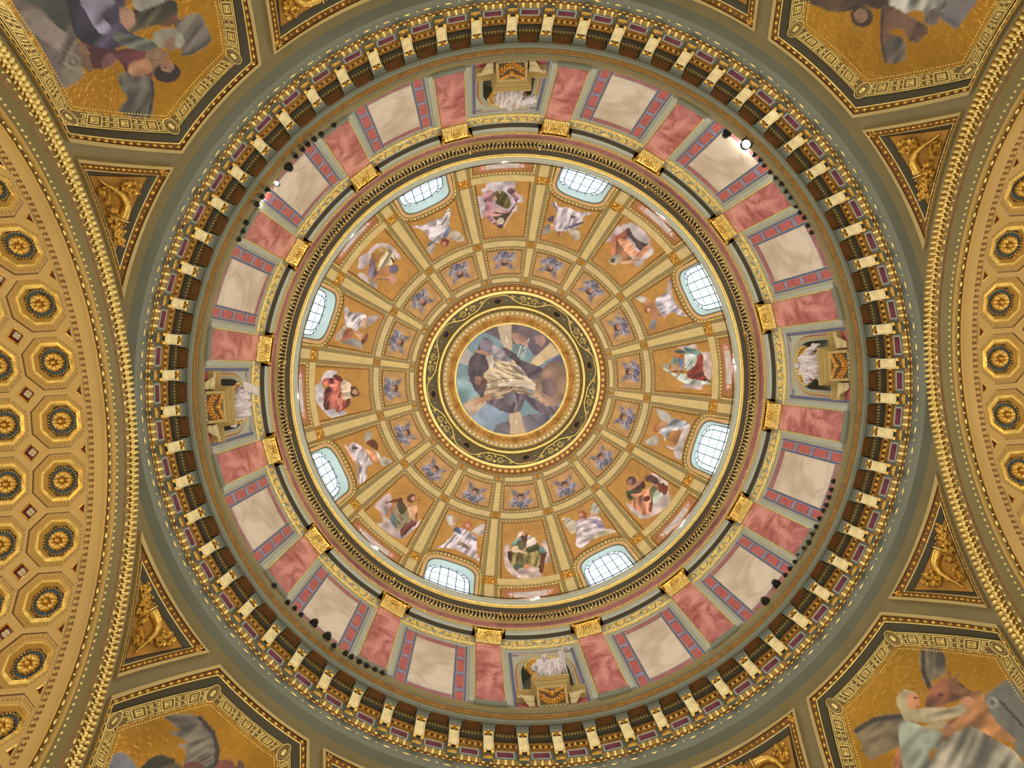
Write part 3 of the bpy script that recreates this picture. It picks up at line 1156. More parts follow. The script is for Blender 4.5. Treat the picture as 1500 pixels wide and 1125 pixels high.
HB, HT = 27.4, 33.62
mb = MB(); mb.smooth = True
wall = lambda az, h, off=0.0: Dr(az, h, off)
nicheP = superarch(4.85, 30.6, 1.65, 2.6, 30, bottom=28.3)
for k in range(16):
    az = k * 22.5
    if k % 4 == 0:
        fn = lambda a, h, off=0.0, az=az: Dr(az + a, h, off)
        nP = refine(nicheP, .19, .25)
        Q = wrap(nP, -11.25, 11.25, 28.3, HT, .19)
        strip(mb, fn, nP, Q, 4)
        mb.grid([[fn(a, h) for h in (HB, 28.3)] for a in [-11.25 + 22.5 * i / 16 for i in range(17)]])
    else:
        mb.grid([[Dr(az + a, h) for h in (HB, HT)] for a in [-11.25 + 22.5 * i / 16 for i in range(17)]])
WD = mb.build('wall_drum', [GREY], kind='structure')

# pilaster of red marble with beaded edges and a gilded capital, one between every two bays
mb = MB(); mb.mi = 0; mb.smooth = False
PA = 11.25
fnp = lambda a, h, off=0.0: Dr(PA + a, h, off)
mb.mi = 1; mb.box(fnp, -3.9, 3.9, 27.42, 33.5, 0, .05, nu=4)
mb.mi = 0; mb.box(fnp, -2.62, 2.62, 27.55, 33.55, .05, .16, nu=6)
pil = mb.build('pilaster', [REDM, GREY], WD)
mb = MB(); mb.mi = 1
mb.box(fnp, -4.1, 4.1, 27.42, 27.62, 0, .13, nu=4); mb.box(fnp, -3.0, 3.0, 27.42, 27.72, .1, .2, nu=4)
mb.build('plinth', [GREYM, GREYD], pil)
mb = MB()
for s_ in (-1, 1):
    beads(mb, fnp, [(s_ * 2.85, 27.8), (s_ * 2.85, 33.5)], .12, .042, .035, .05, .05, 6)
mb.build('bead_molding', [GOLDP], pil, kind='stuff')
mb = MB()   # capital: flared bell with acanthus blades, corner volutes, boss and abacus
prof = [(0, .17, 2.7), (.12, .20, 2.75), (.30, .28, 2.8), (.50, .40, 3.0), (.66, .52, 3.4), (.70, .55, 3.6)]
hc = 33.50
mb.smooth = True
mb.grid([[fnp(w_ * c, hc + z, o) for z, o, w_ in prof] for c in (-1, -.6, -.2, .2, .6, 1)])
mb.smooth = False
for sg in (-1, 1):
    mb.grid([[fnp(w_ * sg, hc + z, o) for z, o, w_ in prof], [fnp(2.6 * sg, hc + z, -.02) for z, o, w_ in prof]])
mb.box(fnp, -3.75, 3.75, hc + .70, hc + .80, 0, .60, nu=4)
mb.quad(fnp(-3.75, hc + .70, .2), fnp(3.75, hc + .70, .2), fnp(3.75, hc + .70, .60), fnp(-3.75, hc + .70, .60))
mb.quad(fnp(-2.7, hc, 0), fnp(2.7, hc, 0), fnp(2.7, hc, .17), fnp(-2.7, hc, .17))
cap = mb.build('capital', [GOLD], pil)
mb = MB()
for row, (zz, of, cnt, L) in enumerate(((.0, .20, 5, .34), (.20, .32, 4, .40))):
    for i in range(cnt):
        a = (i - (cnt - 1) / 2) * (5.2 / cnt)
        for s_ in (-1, 0, 1):
            b0 = fnp(a + s_ * .42 - .2, hc + zz + .02, of); b1 = fnp(a + s_ * .42 + .2, hc + zz + .02, of)
            m0 = fnp(a + s_ * .56 - .24, hc + zz + L * .6, of + .10); m1 = fnp(a + s_ * .56 + .24, hc + zz + L * .6, of + .10)
            tip = fnp(a + s_ * .78, hc + zz + L * (1 if s_ == 0 else .8), of + .24)
            mc = fnp(a + s_ * .56, hc + zz + L * .55, of + .17)
            mb.add([b0, b1, m1, tip, m0, mc], [(0, 1, 5), (1, 2, 5), (2, 3, 5), (3, 4, 5), (4, 0, 5)])
mb.build('acanthus_leaves', [GOLDP], pil, kind='stuff')
mb = MB()
for sg in (-1, 1):
    cpt = np.array(fnp(sg * 3.15, hc + .56, .56))
    p, u, v_, n_ = frame_at(fnp, sg * 3.2, hc + .6)
    tube(mb, [cpt + u * sg * (.11 - .005 * i) * cos(i * .6) * (1 - i / 22) + v_ * (.12) * sin(i * .6) * (1 - i / 22) for i in range(18)], .032, 6)
    bump_cap(mb, cpt + n_ * .03, u, v_, n_, .05, .05, .06)
p, u, v_, n_ = frame_at(fnp, 0, hc + .50)
rosette(mb, p + n_ * .46, u, v_, n_, .19, .12, 6)
mb.build('volute', [GOLD], pil)
around(pil, 16)

# marble-faced bays: light panel, chequered side strips between blue fillets, lilac strip above and below
mb = MB()
fb = lambda a, h, off=0.0: Dr(a, h, off)
AZB = 22.5
fb = lambda a, h, off=0.0: Dr(AZB + a, h, off)
mb.mi = 0; mb.box(fb, -6.85, 6.85, 27.45, 33.18, 0, .02, nu=8)
bay = mb.build('marble_bay', [GREYM], WD)
mb = MB(); mb.box(fb, -4.25, 4.25, 28.02, 32.62, .02, .045, nu=6)
mb.build('cream_marble_panel', [CREAMM], bay)
mb = MB(); mb.box(fb, -4.25, 4.25, 32.70, 33.10, .02, .035, nu=6); mb.box(fb, -4.25, 4.25, 27.55, 27.94, .02, .035, nu=6)
mb.build('pink_marble_strip', [PINK], bay)
mb = MB()
for s_ in (-1, 1):
    for c in (4.5, 6.62):
        mb.box(fb, s_ * c - .24, s_ * c + .24, 27.5, 33.15, .02, .05)
mb.build('blue_marble_fillet', [BLUEM], bay)
mb = MB()
for s_ in (-1, 1):
    for c in (4.76, 4.24, 6.36, 6.87):
        mb.box(fb, s_ * c - .03, s_ * c + .03, 27.5, 33.15, .02, .056)
mb.build('white_line', [CREAM], bay)
hs = [27.62, 28.42, 28.82, 29.95, 30.35, 31.5, 31.9, 33.0]
for s_ in (-1, 1):
    for i in range(7):
        mb = MB()
        mb.box(fb, s_ * 5.56 - .72, s_ * 5.56 + .72, hs[i] + .03, hs[i + 1] - .03, .02, .045)
        mb.build('lilac_marble_block' if i % 2 else 'coral_marble_block', [GREYM if i % 2 else REDC], bay)
around(bay, 16, skip=(3, 7, 11, 15))
# gilded line, bead molding and garland frieze above the bays
mb = MB()
full = [(i * 360 / 384, 0) for i in range(384)]
tube(mb, [pol(10.97, a, 33.70) for a, _ in full], .045, 6, closed=True)
tube(mb, [pol(10.96, a, 33.50) for a, _ in full], .02, 5, closed=True)
mb.build('gold_line', [GOLDP], WD)
mb = MB()
for k in range(16):
    az = k * 22.5
    beads(mb, lambda a, h, off=0.0: Dr(a, h, off), [(az - 7.9, 33.58), (az, 33.58), (az + 7.9, 33.58)], .11, .04, .035, .05, .03, 5)
mb.build('bead_molding', [GOLDP], WD, kind='stuff')
mb = MB(); mb.smooth = True
lathe(mb, [(11.0, 33.62), (10.97, 33.78), (10.86, 34.30), (10.85, 34.33)], n=256)
fz = mb.build('frieze_ground', [GREY], WD)
fz_az = 0
ff = lambda a, t, off=0.0: pol(10.97 - .11 * t - off, a, 33.78 + .5 * t)
mb = MB()
p, u, v_, n_ = frame_at(ff, 0, .5)


def onf(a, t):
    return frame_at(ff, a, t)


p, u, v_, n_ = onf(0, .45)   # palmette in the middle, shells and scroll flowers beside it
for k in range(7):
    an = (k - 3) * .42
    d = v_ * cos(an) + u * sin(an)
    bump_cap(mb, p + d * .12, d, np.cross(n_, d), n_, .15, .04, .09)
bump_cap(mb, p - v_ * .1, u, v_, n_, .09, .08, .13, 8)
for sg in (-1, 1):
    for (a_, r_) in ((3.9, .15), (2.0, .085), (5.6, .10), (7.2, .075)):
        p, u, v_, n_ = onf(sg * a_, .5 if r_ > .1 else .35)
        rosette(mb, p, u, v_, n_, r_ * 1.25, .10, 6)
    tube(mb, [np.array(ff(sg * (.9 + i * .22), .35 + .28 * sin(i * .75), .04)) for i in range(30)], .022, 5)
    for i in range(12):
        a_ = 1.1 + i * .56
        p, u, v_, n_ = onf(sg * a_, .5 + .3 * (-1) ** i)
        d = u * sg * .8 + v_ * .6 * (-1) ** i
        bump_cap(mb, p, d, np.cross(n_, d), n_, .085, .032, .05)
gar = mb.build('garland_relief', [GOLDP], WD, kind='stuff')
around(gar, 16)

# -- niches: recess with shell, painted frame, ledge and pedestal
def niche():
    fn = lambda a, h, off=0.0: Dr(a, h, off)
    mb = MB(); mb.smooth = True
    mb.mi = 0
    # side and head of the recess, then its back wall
    back = [(a * .97, h - .02) for a, h in nicheP]
    rows = []
    for t in (0, 1):
        rows.append([fn(a, h, -.62 * t) for a, h in (nicheP if t == 0 else back)])
    mb.grid(rows)
    mb.smooth = False
    cen = [(a, 28.3) for a, h in back]
    mb.grid([[fn(a, h, -.62) for a, h in back], [fn(a * .9, 28.3, -.62) for a, h in back]])
    mb.mi = 1   # molded frame of several steps around the opening
    out = superarch(5.75, 30.6, 1.98, 2.6, 30, bottom=28.3)
    out2 = superarch(5.35, 30.6, 1.84, 2.6, 30, bottom=28.3)
    out3 = superarch(6.05, 30.6, 2.10, 2.6, 30, bottom=28.3)
    mb.smooth = True
    strip(mb, fn, nicheP, out2, 1, .0, .07)
    mb.mi = 2; strip(mb, fn, out2, out, 1, .07, .05)
    mb.mi = 3; strip(mb, fn, out, out3, 1, .05, .0)
    r = mb.build('niche', [NICHE, GREY, TANR, PINK], WD)
    mb = MB()
    beads(mb, fn, [(a, h + .0) for a, h in superarch(5.1, 30.6, 1.75, 2.6, 30)[6:25]], .13, .045, .03, .05, .06, 5)
    mb.build('bead_molding', [CREAM], r, kind='stuff')
    mb = MB()
    for s_ in (-1, 1):
        mb.box(fn, s_ * 6.65 - .3, s_ * 6.65 + .3, 27.5, 33.1, 0, .03)
        mb.box(fn, min(s_ * 6.95, s_ * 5.0), max(s_ * 6.95, s_ * 5.0), 32.75, 33.1, 0, .012)
    mb.build('blue_marble_fillet', [BLUEM], r)
    mb = MB()
    for s_ in (-1, 1):
        mb.box(fn, s_ * 6.25 - .03, s_ * 6.25 + .03, 28.3, 32.8, 0, .035)
        mb.box(fn, s_ * 7.0 - .03, s_ * 7.0 + .03, 27.5, 33.1, 0, .035)
    mb.box(fn, -6.3, 6.3, 32.86, 32.9, .0, .035, nu=6)
    mb.build('white_line', [CREAM], r)
    mb = MB()
    mb.box(fn, -6.3, 6.3, 27.5, 28.1, 0, .02, nu=6)
    mb.build('red_marble_strip', [REDC], r)
    mb = MB(); mb.box(fn, -6.2, 6.2, 32.92, 33.12, 0, .02, nu=6); mb.build('lilac_marble_strip', [GREYM], r)
    # scallop shell in the head of the niche
    mb = MB(); mb.smooth = True
    nr = 15
    c0 = np.array(fn(0, 31.05, -.50))
    rows = []
    for i in range(nr * 4 + 1):
        t = pi * i / (nr * 4)
        ridge = abs(sin(t * nr)) ** .7
        row = []
        for j in range(7):
            s_ = j / 6
            a_ = -cos(t) * 3.95 * s_
            h_ = 31.05 + sin(t) * .95 * s_ * (1 + .05 * ridge * s_)
            off = -.50 + .62 * s_ ** 1.6 + .07 * ridge * s_
            row.append(fn(a_, h_, off))
        rows.append(row)
    mb.mi = 0; mb.grid(rows)
    mb.mi = 1; tube(mb, [r_[-1] for r_ in rows], .03, 6)
    mb.build('scallop_shell', [GOLD, GOLDP], r)
    # ledge with scrolled aprons on both sides of the pedestal
    mb = MB(); mb.mi = 0
    for k, (z0, z1, o) in enumerate(((28.10, 28.16, .22), (28.16, 28.26, .27), (28.26, 28.33, .34), (28.33, 28.39, .38))):
        mb.box(fn, -6.5, 6.5, z0, z1, 0, o, nu=6)
    mb.build('ledge', [TANR], r)
    sl = lambda a, t, off=0.0: Dr(a, 27.52 + .52 * t - off * .7, .06 + .52 * t + off * .7)     # the corbel's sloping face
    sa = lambda a, t, off=0.0: Dr(a, 27.70 + .42 * t - off * .7, .03 + .24 * t + off * .7)
    for sg in (-1, 1):
        mb = MB(); mb.smooth = True
        prof = [(6.3, .86), (6.0, .72), (5.6, .80), (5.2, .62), (4.8, .34), (4.4, .10), (4.0, .0), (3.6, .06), (3.2, .0)]
        mb.grid([[sa(sg * a, 1, .0) for a, t in prof], [sa(sg * a, t + .08, .06) for a, t in prof], [sa(sg * a, t, .0) for a, t in prof]])
        for a, t in prof[2:8]:
            p, u, v_, n_ = frame_at(sa, sg * a, (1 + t) / 2)
            bump_cap(mb, p + n_ * .04, u, v_, n_, .085, .05, .05)
        mb.build('scrolled_apron', [CREAM], r)
    # pedestal: corbel whose sloping face carries a gilded garland, stepped cap above
    mb = MB()
    mb.grid([[sl(-2.75, 0), sl(-2.75, 1)], [sl(2.75, 0), sl(2.75, 1)]])
    for sg in (-1, 1):
        mb.add([sl(sg * 2.75, 0), sl(sg * 2.75, 1), Dr(sg * 2.75, 28.04, 0), Dr(sg * 2.75, 27.52, 0)], [(0, 1, 2, 3)])
        mb.box(sl, sg * 2.6 - .22, sg * 2.6 + .22, .0, 1, 0, .05)
    mb.box(sl, -2.8, 2.8, .0, .10, 0, .06); mb.box(sl, -2.8, 2.8, .9, 1, 0, .05)
    steps = [(27.42, 27.52, .08, 3.0), (28.03, 28.10, .64, 3.0), (28.10, 28.24, .70, 3.3), (28.24, 28.30, .78, 3.6), (28.30, 28.42, .82, 3.75)]
    for z0, z1, o, w_ in steps:
        mb.box(fn, -w_, w_, z0, z1, 0, o, nu=2)
    mb.box(fn, -3.7, 3.7, 28.30, 28.42, -.6, .0)
    mb.mi = 1; mb.box(sl, -2.25, 2.25, .14, .86, .0, .012)
    pd = mb.build('pedestal', [TANR, mat('umber_ground', (84, 60, 26), .5, .2, .1, 3)], r)
    mb = MB()
    for k in range(9):
        a_ = (k - 4) * .48; z = .26 + .28 * (a_ / 2) ** 2
        p, u, v_, n_ = frame_at(sl, a_, z)
        rosette(mb, p, u, v_, n_, .13, .13, 5)
    for s_ in (-1, 1):
        for i in range(4):
            p, u, v_, n_ = frame_at(sl, s_ * (.45 + i * .5), .72 + .05 * i)
            bump_cap(mb, p, u, v_, n_, .11, .07, .09)
    p, u, v_, n_ = frame_at(sl, 0, .66)
    bump_cap(mb, p, u, v_, n_, .12, .12, .14, 8)
    mb.build('gilded_garland', [mat('orange_gilding', (206, 146, 62), .36, .5, .15, 5)], pd, kind='stuff')
    mb = MB()
    for k in range(7):
        a_ = (k - 3) * .85
        mb.box(fn, a_ - .16, a_ + .16, 27.44, 27.60, 0, .16)
    mb.build('dentils', [GREYD], r, kind='stuff')
    return r


N0 = niche()
around(N0, 4)

# ================================================================== UPPER CORNICE (trim_2)
mb = MB()
for a, b, mi in [((10.85, 34.33), (10.68, 34.36), 5), ((10.68, 34.36), (10.66, 34.36), 0), ((10.66, 34.36), (10.60, 34.44), 0), ((10.60, 34.44), (10.62, 34.54), 0), ((10.62, 34.54), (10.64, 34.60), 0),  # first strip: shadow above the frieze is put into its dark colour
                 ((10.64, 34.60), (10.64, 34.86), 0), ((10.64, 34.86), (10.62, 34.88), 1), ((10.62, 34.88), (10.62, 35.18), 1), ((10.62, 35.18), (10.60, 35.20), 2), ((10.60, 35.20), (10.60, 35.72), 2),
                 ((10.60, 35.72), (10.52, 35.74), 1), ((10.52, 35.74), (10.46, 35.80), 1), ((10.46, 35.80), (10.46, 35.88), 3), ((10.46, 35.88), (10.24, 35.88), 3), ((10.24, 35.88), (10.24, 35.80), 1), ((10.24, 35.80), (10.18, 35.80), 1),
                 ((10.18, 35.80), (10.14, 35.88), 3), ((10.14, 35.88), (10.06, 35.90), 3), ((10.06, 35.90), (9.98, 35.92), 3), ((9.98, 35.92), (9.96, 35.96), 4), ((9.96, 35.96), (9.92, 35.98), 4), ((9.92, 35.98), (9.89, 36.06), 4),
                 ((9.89, 36.06), (9.84, 36.08), 0), ((9.84, 36.08), (9.80, 36.14), 0), ((9.80, 36.14), (9.74, 36.18), 0), ((9.74, 36.18), (9.74, 36.42), 0), ((9.74, 36.42), (10.45, 36.42), 0)]:
    mb.mi = mi
    lathe(mb, [a, b], n=256)
T2 = mb.build('trim_2', [GREY, TANR, PINK, OLIVED, GOLDP, OLIVED], kind='structure')
mb = MB()
full = [(i * 360 / 384, 0) for i in range(385)]
beads(mb, Cy(10.62), [(a, 35.03) for a, _ in full], .115, .042, .05, .05, 0, 5)
beads(mb, Cy(10.46), [(a, 35.80) for a, _ in full], .20, .065, .065, .09, 0, 6)
beads(mb, lambda a, r, off=0.0: pol(r, a, 35.80 - off), [(a, 10.20) for a, _ in full], .16, .05, .035, .05, 0, 5)
mb.build('bead_molding', [GOLDP], T2, kind='stuff')
mb = MB()
for i in range(400):
    az = i * .9
    mb.box(lambda a, r, off: pol(r, a, 35.88 - off), az - .14, az + .14, 10.27, 10.43, 0, .09)
    mb.mi = 0
mb.build('small_dentils', [CREAM], T2, kind='stuff')
mb = MB(); tube(mb, [pol(9.90, a, 36.0) for a, _ in full[:-1]], .05, 8, closed=True)
mb.build('gold_roll', [GOLDP], T2)

# ================================================================== DOME
def bead_arch(k=1.0, top=274.0, hw_=8.75):
    return superarch(hw_, 297, -(297 - top), 2.7, 44, bottom=336)


def panel_bottom(az, grow=4.5):
    x = min(1, abs(az) / 8.75)
    return 297 - 23 * (1 - x ** 2.7) ** (1 / 2.7) - grow


mb = MB(); mb.smooth = True
open_ = superarch(6.95, 299, -(299 - 283), 2.7, 44, bottom=340)
for k in range(16):
    az = k * 22.5
    fn = lambda a, r, off=0.0, az=az: S(az + a, r, off)
    if k % 2 == 0:
        mb.grid([[fn(a, r) for r in [142.8 + (340 - 142.8) * i / 22 for i in range(23)]] for a in [-11.25 + 22.5 * i / 10 for i in range(11)]])
    else:
        Q = []
        P = refine(open_, 4.4, 2.5)
        Q = [(a, -r) for a, r in wrap([(a, -r) for a, r in P], -11.25, 11.25, -340, -210, 4.4)]
        strip(mb, fn, P, Q, 10)
        mb.grid([[fn(a, r) for r in [142.8 + (210 - 142.8) * i / 8 for i in range(9)]] for a in [-11.25 + 22.5 * i / 10 for i in range(11)]])
CE = mb.build('ceiling', [RIB], kind='structure')

HALF = 11.25
def bars(parent):
    # rib pieces (sector boundary at +11.25) and cross pieces, cream stucco with a shadow line around each
    def bar_(name, a0, a1, r0, r1, off=.05, nu=2, nv=6, f=S):
        mb = MB(); mb.mi = 0
        mb.box(f, a0, a1, r0, r1, 0, off, nu=nu, nv=nv)
        mb.mi = 1
        da = (a1 - a0) * .10 if (a1 - a0) < 4 else .25
        dr = (r1 - r0) * .10 if (r1 - r0) < 15 else .9
        # incised diaper: small raised lozenges
        return mb, da, dr
    pcs = []
    for (r0, r1) in ((152.5, 195), (206.5, 290), (302.5, 331)):
        mb = MB()
        nseg = 6 if r0 < 300 else 2
        hwd = 1.28
        mb.mi = 0
        mb.box(S, HALF - hwd, HALF + hwd, r0, r1, 0, .06, nu=2, nv=nseg)
        mb.mi = 1
        nr_ = int((r1 - r0) / 2.3)
        for i in range(nr_):
            r = r0 + 1 + (i + .5) * (r1 - r0 - 2) / nr_
            for c in ((-.85, -.28, .28, .85) if i % 2 else (-.57, 0, .57)):
                p, u, v_, n_ = frame_at(S, HALF + c, r)
                bump_cap(mb, p + n_ * .055, u, v_, n_, .045, .035, .028, 4)
        pcs.append(('rib_panel', mb))
    for (r0, r1, m) in ((144.2, 149.6, 3.4), (196.8, 204.2, 2.3)):
        mb = MB(); mb.mi = 0
        mb.box(S, -HALF + m, HALF - m, r0, r1, 0, .06, nu=8, nv=1)
        mb.mi = 1
        n_r = 26 if r0 > 190 else 20
        for i in range(n_r):
            a = -HALF + m + .4 + (i + .5) * (2 * (HALF - m) - .8) / n_r
            for c in ((.25, .75) if i % 2 else (.5,)):
                p, u, v_, nn = frame_at(S, a, r0 + (r1 - r0) * c)
                bump_cap(mb, p + nn * .055, u, v_, nn, .04, .03, .025, 4)
        pcs.append(('cross_panel', mb))
    for name, mb in pcs:
        o = mb.build(name, [CREAM, GOLDP], parent)
        around(o, 16)
    mb = MB(); mb.mi = 0
    mb.box(S, -HALF + 2.2, HALF - 2.2, 293.2, 301.2, 0, .06, nu=10, nv=1)
    mb.mi = 1
    for i in range(46):
        a = -HALF + 2.5 + (i + .5) * (2 * (HALF - 2.5)) / 46
        for c in ((.2, .6) if i % 2 else (.4, .8)):
            p, u, v_, nn = frame_at(S, a, 293.2 + 8 * c)
            bump_cap(mb, p + nn * .055, u, v_, nn, .045, .03, .025, 4)
    o = mb.build('cross_panel', [CREAM, GOLDP], parent)
    around(o, 8)
    # gilded rosettes at the crossings
    for (r, sz) in ((147, .13), (200.5, .20), (296.5, .28)):
        mb = MB(); mb.mi = 0
        da = deg(sz * 1.25 / dome_rh(r)[0]); dr = {147: 2.7, 200.5: 3.6, 296.5: 5.6}[r]
        mb.box(S, HALF - da, HALF + da, r - dr, r + dr, 0, .025)
        p, u, v_, n_ = frame_at(S, HALF, r)
        v2 = np.cross(n_, u)
        mb.mi = 1
        for k in range(4):
            a = pi / 4 + k * pi / 2
            d = u * cos(a) + v2 * sin(a)
            bump_cap(mb, p + d * sz * .62 + n_ * .03, d, np.cross(n_, d), n_, sz * .48, sz * .27, sz * .5, 6)
        bump_cap(mb, p + n_ * .03, u, v2, n_, sz * .32, sz * .32, sz * .7, 6)
        o = mb.build('rosette', [BROWNR, GOLD], parent)
        around(o, 16)


bars(CE)


def frame_panel(name_prefix, r0, r1, parent, count, rot0, bottom=None, ha=(8.55, 8.15, 7.65)):
    """bead string and brown border around a painted field"""
    def rect(a, ra, rb, n=8, bot=None):
        P = [(a + (-2 * a) * i / n, ra) for i in range(n + 1)]
        P += [(-a, ra + (rb - ra) * i / 4) for i in range(1, 4)]
        if bot is None: P += [(-a + 2 * a * i / n, rb) for i in range(n + 1)]
        else: P += [(-a + 2 * a * i / n, bot(-a + 2 * a * i / n)) for i in range(n + 1)]
        P += [(a, rb + (ra - rb) * i / 4) for i in range(1, 4)]
        return P
    rotf = lambda a, r, off=0.0: S(rot0 + a, r, off)
    mb = MB()
    o0 = rect(ha[1], r0 + 2.0, r1 - 2.0, bot=None if bottom is None else (lambda a: panel_bottom(a, 2.6)))
    o1 = rect(ha[2], r0 + 4.2, r1 - 4.2, bot=None if bottom is None else (lambda a: panel_bottom(a, 5.0)))
    n = len(o0)
    for i in range(n):
        j = (i + 1) % n
        mb.quad(rotf(*o0[i], .035), rotf(*o0[j], .035), rotf(*o1[j], .0), rotf(*o1[i], .0))
    b = mb.build('brown_border', [BROWN], parent)
    mb = MB()
    out = rect(ha[0], r0, r1, bot=None if bottom is None else (lambda a: panel_bottom(a, 1.0)))
    if bottom is None: beads(mb, rotf, out + [out[0]], .17, .055, .05, .055, .0, 5)
    else:
        n_top = 9
        side = [p for p in out]
        # leave out the lower edge, where the window's own bead arch runs
        top_sides = [(-ha[0], 262), (-ha[0], 230), (-ha[0], r0), (0, r0), (ha[0], r0), (ha[0], 230), (ha[0], 262)]
        tt = [(-ha[0], 276 - (276 - r0) * i / 6) for i in range(7)] + [(-ha[0] + 2 * ha[0] * i / 8, r0) for i in range(1, 9)] + [(ha[0], r0 + (276 - r0) * i / 6) for i in range(1, 7)]
        beads(mb, rotf, tt, .17, .055, .05, .055, .0, 5)
    mb.build('bead_molding', [GOLDP], b, kind='stuff')
    around(b, count)
    return b


frame_panel('cherub', 153.2, 193.2, CE, 16, 0)
frame_panel('figure', 207.6, 296.0, CE, 8, 0)
frame_panel('angel', 207.6, 296.0, CE, 8, 22.5, bottom=True)
frame_panel('scroll', 304.3, 345.0, CE, 8, 0)

# ---- windows: bead arch, cream band, splayed reveal, iron glazing bars and single panes
RG = 10.36


def window():
    w = root('window_1', 'structure')
    rt = lambda a, r, off=0.0: S(22.5 + a, r, off)
    mb = MB()
    A1 = superarch(8.75, 297, -23, 2.7, 44, bottom=338)
    A2 = superarch(8.25, 297.5, -20.5, 2.7, 44, bottom=338)
    A3 = superarch(7.35, 298.5, -17.0, 2.7, 44, bottom=338)
    beads(mb, rt, A1, .20, .065, .06, .07, .0, 6)
    mb.build('bead_molding', [GOLDP], w, kind='stuff')
    mb = MB(); mb.smooth = True
    mb.mi = 0; strip(mb, rt, A2, A3, 2, .0, .04)
    mb.mi = 1; strip(mb, rt, A3, open_, 1, .04, .0)
    mb.build('surround', [mat('peach_plaster', (216, 172, 118), .55, 0, .05, 1.5), GREYD], w)
    # reveal: from the opening in the shell out to the glass plane
    gtop, gsp, ghw = 42.65, 40.6, 6.3

    def G(x, z, off=0.0):     # glass plane: x metres sideways, z height
        a = rad(22.5); R = RG - off
        return (R * cos(a) - x * sin(a), R * sin(a) + x * cos(a), z)
    gw = RG * math.tan(rad(ghw))
    gout = [(-gw, 37.2)]
    n = 44
    for i in range(n + 1):
        t = pi * i / n
        c, s_ = -cos(t), sin(t)
        gout.append((gw * math.copysign(abs(c) ** (2 / 2.5), c), gsp + (gtop - gsp) * s_ ** (2 / 2.5)))
    gout.append((gw, 37.2))
    mb = MB(); mb.smooth = True
    rows = [[rt(a, r) for a, r in open_], [G(*p) for p in gout]]
    mb.grid([[tuple(np.array(p) * (1 - t) + np.array(q) * t) for p, q in zip(*rows)] for t in (0, .5, 1)])
    mb.build('reveal', [REVEAL], w)
    # glazing: outer frame, inner arch at a pane's distance, uprights, cross bars
    def inner(d):
        k = (gw - d) / gw
        return [(x * k, min(z, gsp) if z <= gsp else gsp + (z - gsp) * ((gtop - gsp - d * 1.15) / (gtop - gsp))) for x, z in gout]
    d_ = .26
    gi = inner(d_)
    mb = MB()
    tube(mb, [G(*p, .02) for p in gout], .035, 6)
    tube(mb, [G(*p, .02) for p in gi], .022, 5)
    wi = gw - d_
    xs = [-wi + 2 * wi * i / 4 for i in range(5)]

    def top_at(x, P):
        best = None
        for (x0, z0), (x1, z1) in zip(P[:-1], P[1:]):
            if min(x0, x1) - 1e-9 <= x <= max(x0, x1) + 1e-9 and abs(x1 - x0) > 1e-6:
                z = z0 + (z1 - z0) * (x - x0) / (x1 - x0)
                best = z if best is None else max(best, z)
        return best if best is not None else gsp
    for x in xs[1:-1]:
        tube(mb, [G(x, 37.2, .02), G(x, top_at(x, gi), .02)], .022, 5)
    zc = [38.1, 39.5, 40.9]
    mb2 = MB()
    for z in zc:
        tube(mb2, [G(-gw, z, .02), G(gw, z, .02)], .012, 4)
    # short radial bars between the two arches
    idx = [8, 12, 18, 23, 28, 34, 38]
    for i in idx:
        tube(mb, [G(*gi[i], .02), G(*gout[i], .02)], .02, 5)
    mb.build('glazing_frame', [IRON], w)
    mb2.build('glazing_bar', [IRON], w)
    # panes
    zr = [37.2] + zc
    def pane(pts):
        mb = MB(); mb.add([G(x, z, 0) for x, z in pts], [tuple(range(len(pts)))])
        mb.build('pane', [glass], w)
    for i in range(4):
        x0, x1 = xs[i], xs[i + 1]
        for j in range(3):
            pane([(x0, zr[j]), (x1, zr[j]), (x1, zr[j + 1]), (x0, zr[j + 1])])
        m_ = [(x0 + (x1 - x0) * k / 6, top_at(x0 + (x1 - x0) * k / 6, gi)) for k in range(7)]
        m_ = [(x, max(z, zr[3])) for x, z in m_]
        pane([(x0, zr[3]), (x1, zr[3])] + m_[::-1])
    cuts = [0, 8, 12, 18, 23, 28, 34, 38, 46]
    for a, b in zip(cuts[:-1], cuts[1:]):
        pane([gout[i] for i in range(a, b + 1)] + [gi[i] for i in range(b, a - 1, -1)])
    return w


W1 = window()
wins = [W1]
for k in range(1, 8):
    c = dup(W1, 45 * k)
    c.name = 'window_%d' % (k + 1)
    wins.append(c)

# ================================================================== LANTERN RING (trim_3) around the middle painting
mb = MB()
def ringstrip(r0, o0, r1, o1, mi):
    mb.mi = mi
    mb.smooth = True
    mb.grid([[S(i * 360 / 192, r0, o0), S(i * 360 / 192, r1, o1)] for i in range(193)])
for a in [(143.2, .0, 142.6, .06, 0), (142.6, .06, 141, .08, 0), (141, .08, 140.4, .02, 1), (140.4, .02, 138.2, .05, 1), (138.2, .05, 137.6, .0, 1), (137.6, .0, 131.2, .10, 1), (131.2, .10, 130.8, .14, 2), (130.8, .14, 127.2, .14, 2),
          (127.2, .14, 126.6, -.05, 3), (126.6, -.05, 109, -.10, 3), (109, -.10, 108.4, .10, 2), (108.4, .10, 105.6, .10, 2), (105.6, .1, 105, -.05, 3), (105, -.05, 102, -.02, 3), (102, -.02, 101, .08, 0), (101, .08, 93.8, .02, 4),
          (93.8, .02, 84.5, -.02, 5), (84.5, -.02, 84, .06, 2), (84, .06, 81.2, .06, 2), (81.2, .06, 80.6, -.05, 2)]:
    ringstrip(*a)
T3 = mb.build('trim_3', [RIB, COPPER, GOLDP, GREEND, TANR, BROWNR], kind='structure')
rs = [(i * 360 / 192, 0) for i in range(193)]
mb = MB()
